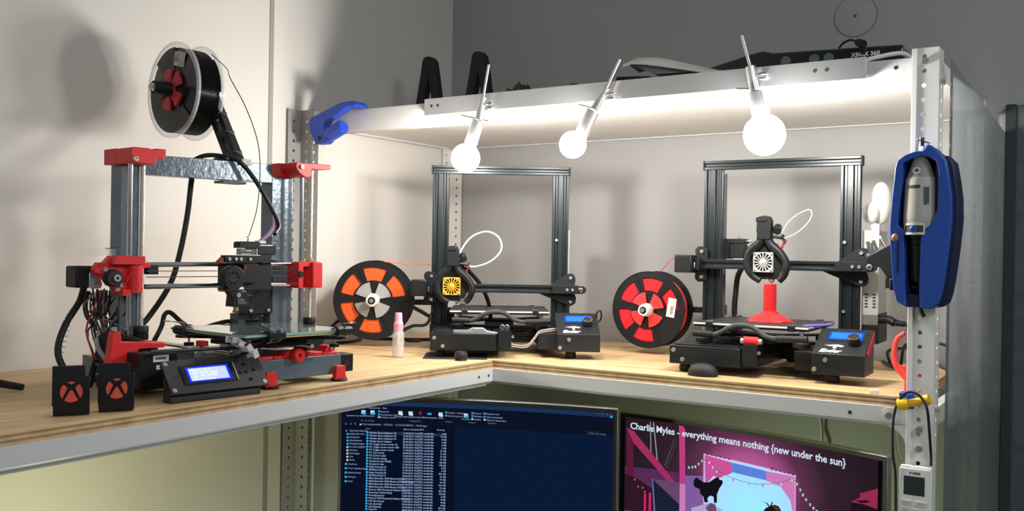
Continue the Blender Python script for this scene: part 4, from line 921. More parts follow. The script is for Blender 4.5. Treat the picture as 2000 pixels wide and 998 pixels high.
# cords behind the right printer
co = thing('power_cord', 'black power cord with plug leaving the right printer towards the post', 'cord', world(OR_, TR, (.205, .03, .10)), 0)
cw = lambda p: tuple(Vector(p)-co.location)
MB().tube([cw(p) for p in (world(OR_, TR, (.2095, .030, .112)), world(OR_, TR, (.228, .024, .113)), world(OR_, TR, (.240, .018, .107)))], .0085, 12).build('plug', BLACK, co)
MB().cyl(cw(world(OR_, TR, (.236, .020, .108))), cw(world(OR_, TR, (.262, .012, .106))), .0052, n=12).build('strain_relief', BLACK, co)
for r in range(5): MB().lathe([(.0052, 0), (.0062, .2), (.0062, .8), (.0052, 1)], cw(world(OR_, TR, (.240+.0045*r, .0185-.0015*r, .1075-.0003*r))), cw(world(OR_, TR, (.2425+.0045*r, .0178-.0015*r, .1073-.0003*r))), 12).build('relief_rib', RUBBER, co)
MB().tube([cw(p) for p in (world(OR_, TR, (.260, .012, .106)), (1.412, .300, .118), (1.436, .27, .104), (1.452, .25, .06), (1.430, .30, .026), (1.36, .42, .023), (1.30, .54, .023))], .0036, 8).build('cord', CABLE, co)
for nm, lab, pts in (('black_cable', 'black cable crossing behind the red hook, upper of two', ((1.325, .50, .024), (1.345, .38, .062), (1.39, .33, .076), (1.42, .32, .082), (1.47, .31, .088), (1.476, .40, .03), (1.465, .55, .024))),
                     ('black_cable', 'black cable crossing behind the red hook, lower of two', ((1.355, .46, .024), (1.375, .40, .075), (1.40, .37, .072), (1.44, .34, .050), (1.474, .33, .036), (1.470, .45, .024)))):
    c = tag(MB().tube(pts, .0032, 8).build(nm, CABLE, None), lab, 'cable', 'cables behind the red hook')

for nm, lab, pts, r in (('black_cable', 'thick black cable rising along the left wall behind the orange spool', ((.03, .020, .0235), (.028, .05, .045), (.038, .10, .085), (.062, .15, .118), (.10, .26, .118), (.12, .40, .06), (.11, .50, .0245)), .0055),
                        ('black_cable', 'black cable lying on the plywood between orange spool and amber fan printer', ((.06, .18, .0225), (.10, .20, .0225), (.17, .24, .0225), (.22, .30, .0225), (.30, .36, .0225), (.42, .42, .0225)), .0042),
                        ('black_cable', 'black cable lying on the plywood behind the glass bed', ((.03, -.30, .0228), (.045, -.16, .0228), (.06, -.06, .0228), (.09, .06, .0228), (.055, .15, .0228)), .0042)):
    tag(MB().tube(pts, r, 8).build(nm, CABLE, None), lab, 'cable')
lp_ = tag(MB().tube([world(OL, TL, p) for p in ((-.20, .05, .012), (-.235, .04, .014), (-.245, .01, .035), (-.215, -.02, .055), (-.18, -.02, .060), (-.165, .0, .095))], .0042, 8).build('black_cable', CABLE, None), 'looped black cable beside the left foot of the amber fan printer', 'cable')
kr = tag(MB().tube([world(OL, TL, (.232+.010*math.sin(a)*.6, -.170-.006*math.cos(a), .096+.0135*math.cos(a))) for a in [2*PI*i/14 for i in range(14)]], .0022, 8, sub=1).build('black_ring', RUBBER, None), 'black ring hanging at the right edge of the amber fan printer display', 'ring')

# white egg shaped figure behind the right printer
fg = thing('white_figure', 'glossy white egg shaped figure standing on the silver power supply', 'figure', world(OR_, TR, (.190, .065, .3003)))
wg = mat('glossy_white', (.82, .80, .75), .25)
MB().lathe([(0, 0), (.011, 0), (.0125, .5), (.011, 1), (0, 1)], (0, 0, 0), (0, 0, .016), 24).build('figure_base', wg, fg)
MB().ell((.010, .006, .060), .023, .022, .046, 28, 18).build('figure_back', wg, fg)
MB().ell((-.006, -.012, .038), .0185, .016, .023, 28, 18).build('figure_front', wg, fg)

# ================================================================ things on the top shelf
ZT = .5855
for i, (lab, dx, dz, cx) in enumerate((('black forked stand on the top shelf, leftmost of two', 0, 0, 0), ('black forked stand on the top shelf, behind the leftmost lamp', .167, -.003, 0))):
    pts = [(.1010, ZT), (.1298, .7351), (.1375, .7833), (.1425, .7900), (.1490, .7925), (.1600, .7920), (.1680, .7880), (.1763, .7781), (.1857, .7302), (.2080, ZT), (.1890, ZT), (.1579, .7360), (.1210, ZT)]
    t = thing('forked_stand', lab, 'stand', (.155+dx, .30, ZT), 0, 'black forked stands on the top shelf')
    MB().prism([(a-.155, b-ZT+(dz if b > .6 else 0)) for a, b in pts], 'xz', -.012, .012).build('fork', mat('matte_black', (.010, .012, .012), .7), t, .002)
    MB().box(-.058, .056, -.022, .022, 0.0002, .006).build('stand_foot', MATS['matte_black'], t, .001)
def crumple(name, label, cat, cx, cy, w, d, h, seed, m):
    random.seed(seed); mb = MB(); nx, ny = 14, 10; vs = []
    for j in range(ny+1):
        for i in range(nx+1):
            u, v = i/nx*2-1, j/ny*2-1; e = max(0, 1-abs(u)**2.2)*max(0, 1-abs(v)**2)
            vs.append((cx+u*w/2+.006*(random.random()-.5), cy+v*d/2+.006*(random.random()-.5), ZT+.0008+h*e*(.62+.75*random.random())))
    fs = [(j*(nx+1)+i, j*(nx+1)+i+1, (j+1)*(nx+1)+i+1, (j+1)*(nx+1)+i) for j in range(ny) for i in range(nx)]
    o = mb.add(vs, fs).build(name, m, None, sharp=50); s = o.modifiers.new('thick', 'SOLIDIFY'); s.thickness = .002; s.offset = 1
    return tag(o, label, cat)
DKC = mat('dark_film', (.035, .038, .04), .25)
crumple('crumpled_bag', 'crumpled dark plastic bag on the top shelf right of the forked stands', 'bag', .545, .15, .105, .10, .066, 4, DKC)
crumple('crumpled_bag', 'flatter scrap of dark plastic on the top shelf above the middle lamp', 'bag', .675, .16, .15, .10, .054, 9, DKC)
bs = tag(MB().box(-.040, .040, -.008, .008, 0, .0085).build('black_strip', BLACK, None, .001), 'flat black strip lying on the top shelf between middle lamp and paper sheet', 'strip')
bs.location = (.865, .12, .637); bs.rotation_euler = (0, math.radians(4), 0)
stk = tag(MB().box(-.13, .10, -.06, .06, 0, .045).build('dark_box', mat('dark_box', (.05, .055, .055), .6), None, .002), 'low dark box on the top shelf under the black strip and the paper', 'box'); stk.location = (.93, .125, ZT+.0003)
pg = MB(); P_ = [(.868, .672, .006), (.888, .676, .009), (.92, .672, .010), (.96, .664, .010), (1.0, .655, .008), (1.07, .6385, .005), (1.115, .6345, .002)]
vs = []; fs = []
for i, (x, z, h) in enumerate(P_):
    for y, k in ((.06, 0), (.085, 1), (.11, .7), (.14, .1)): vs += [(x, y, z-.010+h*k*1.5), (x, y, z-.0115+h*k*1.5-.004)]
for i in range(len(P_)-1):
    for j in range(3):
        a = i*8+j*2; b = a+8; fs += [(a, a+2, b+2, b), (a+1, b+1, b+3, a+3)]
    a = i*8; b = a+8; fs += [(a, b, b+1, a+1), (a+6, a+7, b+7, b+6)]
fs += [(0, 1, 3, 2), (2, 3, 5, 4), (4, 5, 7, 6)]
pw = tag(pg.add(vs, fs).build('folded_paper', mat('cream_paper', (.76, .73, .68), .6), None, sharp=60), 'folded cream paper sheet lying over dark box on the top shelf', 'paper')
gb = tag(MB().prism([(.886, .660), (.921, .6445), (.935, .6375), (1.03, .6345), (1.06, .637), (1.0, .648), (.94, .6575)], 'xz', .075, .135).build('grey_bag', mat('grey_bag', (.28, .30, .31), .4, bump=.4, bscale=60), None, .001), 'grey plastic bag lying beneath the folded cream paper', 'bag')

sb = thing('sensor_bar', 'glossy black camera bar with three round lenses on the right of the top shelf', 'sensor', (1.25, .16, ZT))
GB = mat('gloss_black', (.018, .022, .025), .12, coat=.6)
bz = lambda x, z: (x-1.25, z-ZT)
MB().prism([bz(*p) for p in ((.985, .650), (1.1183, .6790), (1.1357, .6815), (1.1529, .6772), (1.1555, .6754), (1.2787, .6711), (1.4088, .6662), (1.4104, .640), (1.3404, .6300), (1.1270, .6300), (1.01, .640))], 'xz', .0, .055).build('bar_housing', GB, sb, .003)
MB().box(-.06, .06, .005, .05, 0.0003, .022).build('bar_base', BLACK, sb, .002)
MB().box(-.02, .02, .015, .04, .0215, .0455).build('bar_neck', BLACK, sb, .002)
for x, z in ((1.1851, .6558), (1.2420, .6541), (1.2705, .6535)):
    l = MB().lathe([(0, .3), (.006, .2), (.0065, 0), (.0098, 0), (.0103, .5), (.0103, 1), (0, 1)], (x-1.25, -.0016, z-ZT), (x-1.25, .001, z-ZT), 28).build('lens', mat('lens_glass', (.14, .16, .17), .15, coat=.5), sb)
flat(text_mb('XBOX 360', .0112, lambda a, b: (.064+a, -.0006, .0655+b-a*.0), spacing=1.05, bold=.0004), 'lettering', PRINTW, sb)
wc_ = thing('webcam', 'small black camera hooked on the sensor bar with a cable loop', 'camera', (1.335, .115, .652))
wx = lambda x, y, z: (x-1.335, y-.115, z-.652)
MB().cyl(wx(1.3300, .150, .676), wx(1.347, .112, .664), .0078, n=18).build('camera_body', BLACK, wc_, .001)
MB().prism([wx(1.337, 0, .665)[::2], wx(1.352, 0, .667)[::2], wx(1.350, 0, .647)[::2], wx(1.343, 0, .646)[::2]], 'xz', .0, .008).build('camera_clip', BLACK, wc_, .001)
MB().tube([wx(1.289, .165, .672), wx(1.297, .162, .680), wx(1.312, .158, .6845), wx(1.322, .155, .680), wx(1.328, .152, .674)], .0022, 8).build('camera_cable', CABLE, wc_)
tag(MB().tube([(1.370, .020, .612), (1.378, .030, .6175), (1.391, .045, .6231), (1.4108, .06, .6287), (1.4278, .07, .6298), (1.438, .09, .622), (1.44, .12, .606), (1.42, .18, .592)], .0042, 10).build('white_cable', mat('cream_cable', (.74, .70, .65), .45), None), 'thick cream cable bending over the right end of the aluminium channel', 'cable')
tag(MB().bar((1.400, .020, .5955), (1.4185, .034, .6075), .009, .003).build('grey_bracket', GALV, None), 'short grey metal strip under the cream cable by the right post', 'bracket')
wv = thing('junction_cover', 'round white junction cover on the back wall above the sensor bar', 'cover', (1.2090, .612, .8420))
MB().lathe([(0, 0), (.046, 0), (.0485, .3), (.0485, 1), (0, 1)], (0, -.003, 0), (0, 0, 0), 48).build('cover_disc', WALLB, wv)
MB().lathe([(.0485, 0), (.0505, 0), (.0505, 1), (.0485, 1), (.0485, 0)], (0, -.0015, 0), (0, 0, 0), 48).build('cover_gap', mat('gap_dark', (.16, .16, .15), .7), wv)
MB().cyl((0, -.0034, 0), (0, -.0029, 0), .0035, n=14).build('cover_hole', INK, wv)

# blue clamp on the top beam
bc = thing('blue_clamp', 'blue plastic screw clamp gripping the left end of the top beam', 'clamp', (.10, -.02, .57))
cz_ = lambda L: [(a-.10, b-.57) for a, b in L]
oc = [(.0710, .5211), (.1027, .5218), (.1203, .5292), (.1017, .5674), (.1088, .5776), (.1682, .5948), (.1730, .5975), (.1939, .6206), (.1534, .6199), (.0852, .5982), (.0535, .5888), (.0478, .5753), (.0521, .5551)]
oc = [(.0710, .5211), (.1027, .5218), (.1130, .5292), (.0990, .5674), (.1070, .5776), (.1600, .5990), (.1700, .6080), (.2050, .6082), (.2020, .6150), (.1939, .6206), (.1534, .6199), (.0852, .5982), (.0535, .5888), (.0478, .5753), (.0521, .5551)]
M = Matrix.Translation((0, 0, 0))
MB().prism(cz_(oc), 'xz', -.026, -.0015).build('clamp_frame', BLUE, bc, .0022)
MB().prism(cz_([(.150, .6085), (.205, .6085), (.2020, .6150), (.1939, .6206), (.158, .6199)]), 'xz', -.0012, .020).build('clamp_jaw', BLUE, bc, .0015)
MB().lathe([(0, 0), (.010, 0), (.0105, .05), (.0165, .12), (.0180, .2), (.0180, .88), (.015, 1), (0, 1)], (.0080, -.0205, -.030), (.0625, -.0205, -.008), 14).build('clamp_screw', BLUE, bc, sharp=20)
MB().cyl((-.010, -.0165, -.0375), (.0078, -.0165, -.030), .0065, n=16).build('screw_shaft', BLUE, bc)
MB().lathe([(0, 0), (.0062, 0), (.0062, 1), (0, 1)], (-.0155, -.0268, -.034), (-.0155, -.0255, -.034), 20).build('clamp_hole', NAVY, bc)

# ================================================================ on the right hand post
dh = thing('tool_holder', 'blue wall mounted cradle on the right post holding a grey rotary tool', 'holder', (1.488, -.0045, .30))
dz_ = lambda L: [(a-1.488, b-.30) for a, b in L]
OLx = [(1.4847, .4380), (1.4760, .4377), (1.4602, .4322), (1.4486, .4234), (1.4451, .4111), (1.4408, .3614), (1.4378, .3162), (1.4380, .3097), (1.4393, .2803), (1.4425, .2353), (1.4454, .2077), (1.4506, .1872), (1.4638, .1791), (1.4680, .1775)]
ILx = [(1.4654, .1809), (1.4629, .2118), (1.4616, .2633), (1.4601, .3063), (1.4505, .3149), (1.4503, .3177), (1.4533, .3611), (1.4572, .3921), (1.4568, .4184), (1.4690, .4257), (1.4847, .4290)]
ORx = [(1.4847, .4380), (1.4900, .4430), (1.4945, .4498), (1.5016, .4457), (1.5131, .4345), (1.5240, .4218), (1.5290, .3944), (1.5330, .3626), (1.5340, .3250), (1.5300, .2761), (1.5240, .2239), (1.5200, .2003), (1.5160, .1866), (1.5053, .1767), (1.4927, .1761), (1.4880, .1770)]
IRx = [(1.4862, .1818), (1.4849, .2125), (1.4857, .2636), (1.4866, .3046), (1.5008, .3160), (1.5110, .3403), (1.5116, .4025), (1.5080, .4200), (1.4947, .4290), (1.4847, .4290)]
def ring_half(outer, inner, y0, y1): return MB().prism(dz_(outer+inner), 'xz', y0, y1)
ring_half(OLx, ILx, -.060, -.004).build('cradle_wall', BLUED, dh, .003)
ring_half(ORx, IRx, -.060, -.004).build('cradle_wall', BLUED, dh, .003)
full = OLx[1:]+[(1.4740, .1760)]+list(reversed(ORx[1:]))
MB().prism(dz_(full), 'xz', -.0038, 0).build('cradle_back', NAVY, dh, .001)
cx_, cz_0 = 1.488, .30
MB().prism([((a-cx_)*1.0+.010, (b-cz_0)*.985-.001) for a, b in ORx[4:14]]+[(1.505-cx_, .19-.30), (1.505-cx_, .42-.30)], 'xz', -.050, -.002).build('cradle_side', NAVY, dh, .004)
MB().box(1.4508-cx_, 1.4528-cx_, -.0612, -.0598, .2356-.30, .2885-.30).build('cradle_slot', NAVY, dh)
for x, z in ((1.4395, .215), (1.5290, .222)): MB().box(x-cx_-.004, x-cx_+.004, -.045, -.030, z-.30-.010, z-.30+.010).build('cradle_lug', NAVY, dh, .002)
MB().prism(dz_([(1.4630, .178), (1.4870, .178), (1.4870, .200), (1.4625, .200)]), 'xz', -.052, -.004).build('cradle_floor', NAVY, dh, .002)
for x, z in ((1.4510, .2070), (1.4780, .2110)): MB().box(x-cx_-.004, x-cx_+.004, -.0606, -.0598, z-.30-.0003, z-.30+.0003).build('cradle_seam', BLUED, dh)
# rotary tool inside
rt = thing('rotary_tool', 'grey rotary tool with a cutting disc, standing inside the blue cradle', 'tool', (1.480, -.044, .30))
tx = lambda x, z: (x-1.480, 0, z-.30)
GT = mat('tool_grey', (.42, .40, .355), .5, bump=.08, bscale=300); GT2 = mat('tool_dark_grey', (.27, .265, .24), .55)
body = [(0, .3195), (.0255, .3195), (.0262, .330), (.0245, .3735), (.0235, .3810), (0, .3810)]
MB().lathe([(r, (z-.205)/.23) for r, z in ((0, .3060), (.022, .3065), (.0265, .314), (.0268, .330), (.0250, .3735), (.0243, .3900), (.0225, .3952), (0, .3952))], (.0015, 0, -.095), (.0015, 0, .135), 36).build('tool_body', GT, rt)
MB().lathe([(r, (z-.205)/.23) for r, z in ((0, .3952), (.0224, .3953), (.0195, .4040), (.0145, .4185), (.0125, .4240), (.0125, .4290), (0, .4295))], (.0015, 0, -.095), (.0015, 0, .135), 36).build('nose_cone', GT2, rt)
MB().lathe([(.008, 0), (.0128, 0), (.0135, .4), (.0128, 1), (.008, 1)], (.0018, 0, .1290), (.0018, 0, .1325), 30).build('nose_ring', GT, rt)
MB().cyl((.0018, 0, .131), (.0022, 0, .1475), .0048, n=8).build('collet_nut', ZINC, rt)
MB().cyl((.0022, 0, .1475), (.0026, 0, .1625), .0038, n=12).build('mandrel', mat('dark_steel', (.12, .12, .12), .3, .9), rt)
MB().lathe([(0, 0), (.0125, 0), (.0125, 1), (0, 1)], (.0032, 0, .1555), (.0036, 0, .1568), 28).build('cutting_disc', MATS['dark_steel'], rt)
def patch(x0, x1, z0, z1, R, m, name, cy=0.0):
    mb = MB(); n = 8; vs = []
    for i in range(n+1):
        x = x0+(x1-x0)*i/n; y = -math.sqrt(max(R*R-(x-.0015)**2, 1e-8))
        for z in (z0, z1): vs += [(x, y-.0009, z), (x, y+.0012, z)]
    fs = []
    for i in range(n):
        a = i*4; b = a+4; fs += [(a, a+2, b+2, b), (a+1, b+1, b+3, a+3), (a, b, b+1, a+1), (a+2, a+3, b+3, b+2)]
    fs += [(0, 1, 3, 2), (n*4, n*4+2, n*4+3, n*4+1)]
    return mb.add(vs, fs).build(name, m, rt)
patch(-.0150, .0050, .0765, .0815, .0246, INK, 'vent')
patch(.0110, .0185, .030, .078, .0252, mat('tool_switch', (.07, .07, .075), .45), 'switch_panel')
patch(-.0195, .0125, .0145, .0185, .0268, mat('pale_grey', (.60, .58, .53), .4), 'speed_frame'); patch(-.0205, .0135, -.0010, .0030, .0266, MATS['pale_grey'], 'speed_frame')
for x in (-.0205, .0115): patch(x, x+.0022, .002, .015, .0267, MATS['pale_grey'], 'speed_frame')
patch(-.0180, .0110, .0032, .0142, .0262, INK, 'speed_window')
MB().lathe([(0, 0), (.0045, .1), (.0062, .7), (.0062, 1), (0, 1)], (-.0035, -.0285, .0082), (-.0035, -.0255, .0082), 20).build('speed_dial', BLUED, rt)
MB().lathe([(.003, 0), (.0062, .0), (.0066, 1), (.003, 1)], (-.0015, -.0195, .1060), (-.0015, -.0165, .1050), 20).build('button_ring', MATS['pale_grey'], rt)
MB().ell((-.0015, -.0185, .1057), .0042, .0025, .0036, 16, 10).build('lock_button', mat('deep_blue', (.03, .06, .40), .35), rt)
MB().lathe([(0, 0), (.0105, 0), (.0130, .12), (.0148, .5), (.0165, .85), (.020, 1), (0, 1)], (.0010, .001, -.080), (.0010, .001, .0055), 28).build('tail_grip', BLACK, rt)
for z in (-.006, -.016): MB().lathe([(.0150, 0), (.0174, .5), (.0150, 1)], (.0010, .001, z-.0035), (.0010, .001, z+.0005), 28).build('grip_rib', BLACK, rt)
tag(MB().tube([(1.483, -.038, .180), (1.485, -.036, .170), (1.489, -.034, .162)], .0034, 8).build('short_cord', CABLE, None), 'short black cord end hanging below the blue cradle', 'cord')
kb = tag(MB().ell((1.4465, -.066, .2940), .0055, .006, .0068, 18, 12).build('copper_knob', mat('copper_brown', (.42, .20, .11), .4), None), 'small brown round knob at the left side of the blue cradle', 'knob')

# black funnel holder with cutters, behind the cradle
fh = thing('cutter_holder', 'black funnel shaped holder with steel cutters behind the blue cradle', 'holder', (1.395, .10, .26))
fx = lambda L: [(a-1.395, b-.26) for a, b in L]
MB().prism(fx([(1.3640, .2610), (1.3941, .2790), (1.4085, .2860), (1.4138, .2700), (1.4145, .2350), (1.4120, .2240), (1.4010, .2258), (1.3900, .2420), (1.3680, .2500)]), 'xz', -.012, .010).build('funnel', BLACK, fh, .002)
MB().box(.0040, .0320, -.010, .008, -.0560, -.0345).build('holder_arm', BLACK, fh, .001)
MB().box(.0325, .0600, -.0105, -.0055, -.060, -.040).build('holder_arm', BLACK, fh, .001)
MB().bar(fx([(1.3650, .262)])[0][:1]+(-.002,)+fx([(1.3650, .262)])[0][1:], fx([(1.396, .2805)])[0][:1]+(-.002,)+fx([(1.396, .2805)])[0][1:], .010, .004, up=(0, 1, 0)).build('funnel_lip', ALU, fh)
for (x0, z0), (x1, z1), w in (((1.3720, .266), (1.3650, .290), .006), ((1.3830, .272), (1.3755, .292), .005), ((1.3770, .268), (1.3720, .288), .004)):
    MB().bar((x0-1.395, -.004, z0-.26), (x1-1.395, -.004, z1-.26), w, .003, up=(0, 1, 0)).build('cutter_jaw', mat('worn_steel', (.35, .35, .34), .3, .9), fh)
MB().cyl((1.3985-1.395, -.004, .276-.26), (1.3860-1.395, -.004, .298-.26), .0026, n=10).build('driver_shaft', CHROME, fh)
MB().cyl((1.3875-1.395, -.004, .2955-.26), (1.3850-1.395, -.004, .2995-.26), .0040, n=12).build('driver_tip', WHITE, fh)

# yellow and blue clamp, its hanging cable and the remote
yc = thing('yellow_clamp', 'small blue clamp with a yellow screw at the shelf edge near the right post', 'clamp', (1.465, -.012, .015))
MB().box(-.016, .006, -.012, .0115, .0038, .0150).build('clamp_body', BLUE, yc, .0015)
MB().box(-.003, .008, -.014, -.0105, -.012, .0135).build('clamp_body', BLUE, yc, .0015)
MB().lathe([(0, 0), (.0085, 0), (.0100, .10), (.0100, .9), (.009, 1), (0, 1)], (-.017, -.020, -.0055), (.000, -.018, -.0025), 24).build('clamp_screw', YELLOW, yc)
MB().cyl((.000, -.018, -.0025), (.028, -.0195, .0065), .0065, n=18).build('screw_thread', YELLOW, yc)
MB().lathe([(0, 0), (.009, 0), (.0095, .3), (.0085, 1), (0, 1)], (.026, -.0195, .0055), (.0345, -.0205, .009), 20).build('screw_cap', YELLOW, yc)
tag(MB().tube([(1.4465, -.012, -.240), (1.4462, -.020, -.170), (1.4465, -.030, -.1065), (1.4435, -.040, -.0684), (1.4440, -.036, -.007), (1.4560, -.034, .024), (1.4718, -.038, .0345), (1.489, -.044, .026), (1.4985, -.047, .0072), (1.5015, -.040, -.035), (1.5010, -.022, -.070), (1.499, -.008, -.0915)], .0022, 8).build('hanging_cable', CABLE, None), 'thin black cable looped over the yellow and blue clamp down behind remote', 'cable')
tag(MB().tube([(1.392, .16, -.035), (1.418, .10, -.050), (1.432, .06, -.085), (1.448, .03, -.115), (1.455, .01, -.18)], .0022, 8).build('white_cable', mat('grey_white_cable', (.55, .57, .54), .5), None), 'thin pale cable behind the right post below the shelf', 'cable')
tag(MB().tube([(1.478, .10, -.036), (1.470, .09, -.075), (1.462, .07, -.13), (1.455, .05, -.20)], .0040, 8).build('black_cable', CABLE, None), 'thick black cable hanging behind the right post below the shelf', 'cable')
for dx, m, lab in ((0, MATS['grey_white_cable'], 'thin pale cable on the back wall above the right monitor'), (.012, mat('dark_green_cable', (.09, .11, .08), .5), 'thin dark cable on the back wall above the right monitor')):
    tag(MB().tube([(1.145+dx, .605, -.075), (1.142+dx*1.3, .605, -.12), (1.146+dx*.8, .605, -.16), (1.146+dx*1.7, .605, -.21), (1.14+dx, .605, -.40)], .0024, 6).build('wall_cable', m, None), lab, 'cable')

rc = thing('remote_control', 'white air conditioner remote with dark display hung on the right post', 'remote', (1.4765, -.0045, -.245))
RW = mat('remote_white', (.80, .80, .78), .4)
MB().box(-.0262, .0262, -.0165, -.0005, 0, .148).build('remote_body', RW, rc, .004, seg=3)
MB().box(-.0250, .0250, -.0172, -.0164, .001, .146).build('remote_face', RW, rc, .0004)
MB().prism([(-.0255, .1425), (-.0245, .1497), (-.010, .1505), (-.006, .1488), (.0, .1500), (.0255, .1490), (.0262, .1425)], 'xz', -.0150, -.0015).build('remote_top', RW, rc, .0012)
sc_ = MB().box(-.0178, .0155, -.0177, -.0171, .1015, .1335).build('remote_display', mat('lcd_dark', (.035, .045, .045), .2), rc)
flat(text_mb('GREE', .0052, lambda a, b: (-.0045+a, -.0174, .1372+b), spacing=1.1, bold=.0003), 'lettering', INK, rc)
MB().lathe([(.0, 0), (.0016, 0), (.0016, 1), (0, 1)], (-.0075, -.0176, .1390), (-.0075, -.0171, .1390), 14).build('round_emblem', INK, rc)
BTN = mat('button_grey', (.60, .60, .58), .5)
for x0, x1, z0, z1, txt in ((-.0205, -.0040, .0835, .0925, 'ON/OFF'), (.0010, .0195, .0835, .0925, 'MODE'), (-.0205, -.0085, .071, .079, 'FAN'), (-.0045, .0055, .071, .079, None), (.0095, .0200, .071, .079, None)):
    b = MB().box(x0, x1, -.0188, -.0171, z0, z1).build('button', BTN, rc, .0008)
    if txt: flat(text_mb(txt, .0034, lambda a, b_: ((x0+x1)/2+a, -.01885, (z0+z1)/2-.0012+b_), align='CENTER'), 'button_print', mat('print_grey', (.15, .16, .20), .6), b)

# clear sheet wrapped round the open end of the shelving and the dark board beyond it
import mathutils
fl = MB(); nu, nv = 26, 60; vs = []
for j in range(nv+1):
    for i in range(nu+1):
        u, v = i/nu, j/nv; z = -.62+v*1.225-.065*u*v
        nz = mathutils.noise.noise(Vector((u*2.2, v*3.0, 1.7)))*.006+mathutils.noise.noise(Vector((u*9, v*2.0, 4.2)))*.0016+mathutils.noise.noise(Vector((u*14, v*34, 8)))*.0007
        vs.append((1.512+.024*u+nz*math.sin(PI*min(1, u*1.1+.02))+.002, .024+.584*u, z))
fs = [(j*(nu+1)+i, j*(nu+1)+i+1, (j+1)*(nu+1)+i+1, (j+1)*(nu+1)+i) for j in range(nv) for i in range(nu)]
FILM = bpy.data.materials.new('clear_film'); FILM.use_nodes = True
nt = FILM.node_tree; nt.nodes.clear()
tr = nt.nodes.new('ShaderNodeBsdfTransparent'); tr.inputs[0].default_value = (.93, .95, .96, 1)
gl_ = nt.nodes.new('ShaderNodeBsdfGlossy'); gl_.inputs['Roughness'].default_value = .13; gl_.inputs[0].default_value = (.9, .9, .9, 1)
df = nt.nodes.new('ShaderNodeBsdfDiffuse'); df.inputs[0].default_value = (.19, .225, .25, 1)
tl_ = nt.nodes.new('ShaderNodeBsdfTranslucent'); tl_.inputs[0].default_value = (.23, .25, .27, 1)
m0 = nt.nodes.new('ShaderNodeMixShader'); m0.inputs[0].default_value = .5
m1 = nt.nodes.new('ShaderNodeMixShader'); m1.inputs[0].default_value = .90; m2 = nt.nodes.new('ShaderNodeMixShader')
fr_ = nt.nodes.new('ShaderNodeFresnel'); fr_.inputs[0].default_value = 1.35
ou = nt.nodes.new('ShaderNodeOutputMaterial')
nt.links.new(tr.outputs[0], m1.inputs[1]); nt.links.new(df.outputs[0], m0.inputs[1]); nt.links.new(tl_.outputs[0], m0.inputs[2]); nt.links.new(m0.outputs[0], m1.inputs[2]); nt.links.new(fr_.outputs[0], m2.inputs[0])
nt.links.new(m1.outputs[0], m2.inputs[1]); nt.links.new(gl_.outputs[0], m2.inputs[2]); nt.links.new(m2.outputs[0], ou.inputs[0])
tag(fl.add(vs, fs).build('plastic_sheet', FILM, None, sharp=180), 'translucent plastic sheet stretched over the open right end of the shelving', 'sheet')
dk = thing('leaning_board', 'dark grey rough board against the back wall at the far right edge', 'panel', (1.60, .600, ZF+.0003))
MB().box(-.060, .30, -.004, .011, 0, .600-ZF).build('panel_board', mat('dark_panel', (.085, .105, .112), .8, bump=.5, bscale=120, var=.25, vscale=30), dk, .003)
MB().box(-.062, -.040, -.010, -.0042, 0, .602-ZF).build('edge_felt', mat('dark_felt', (.035, .045, .045), .95, bump=1, bscale=500), dk, .002)

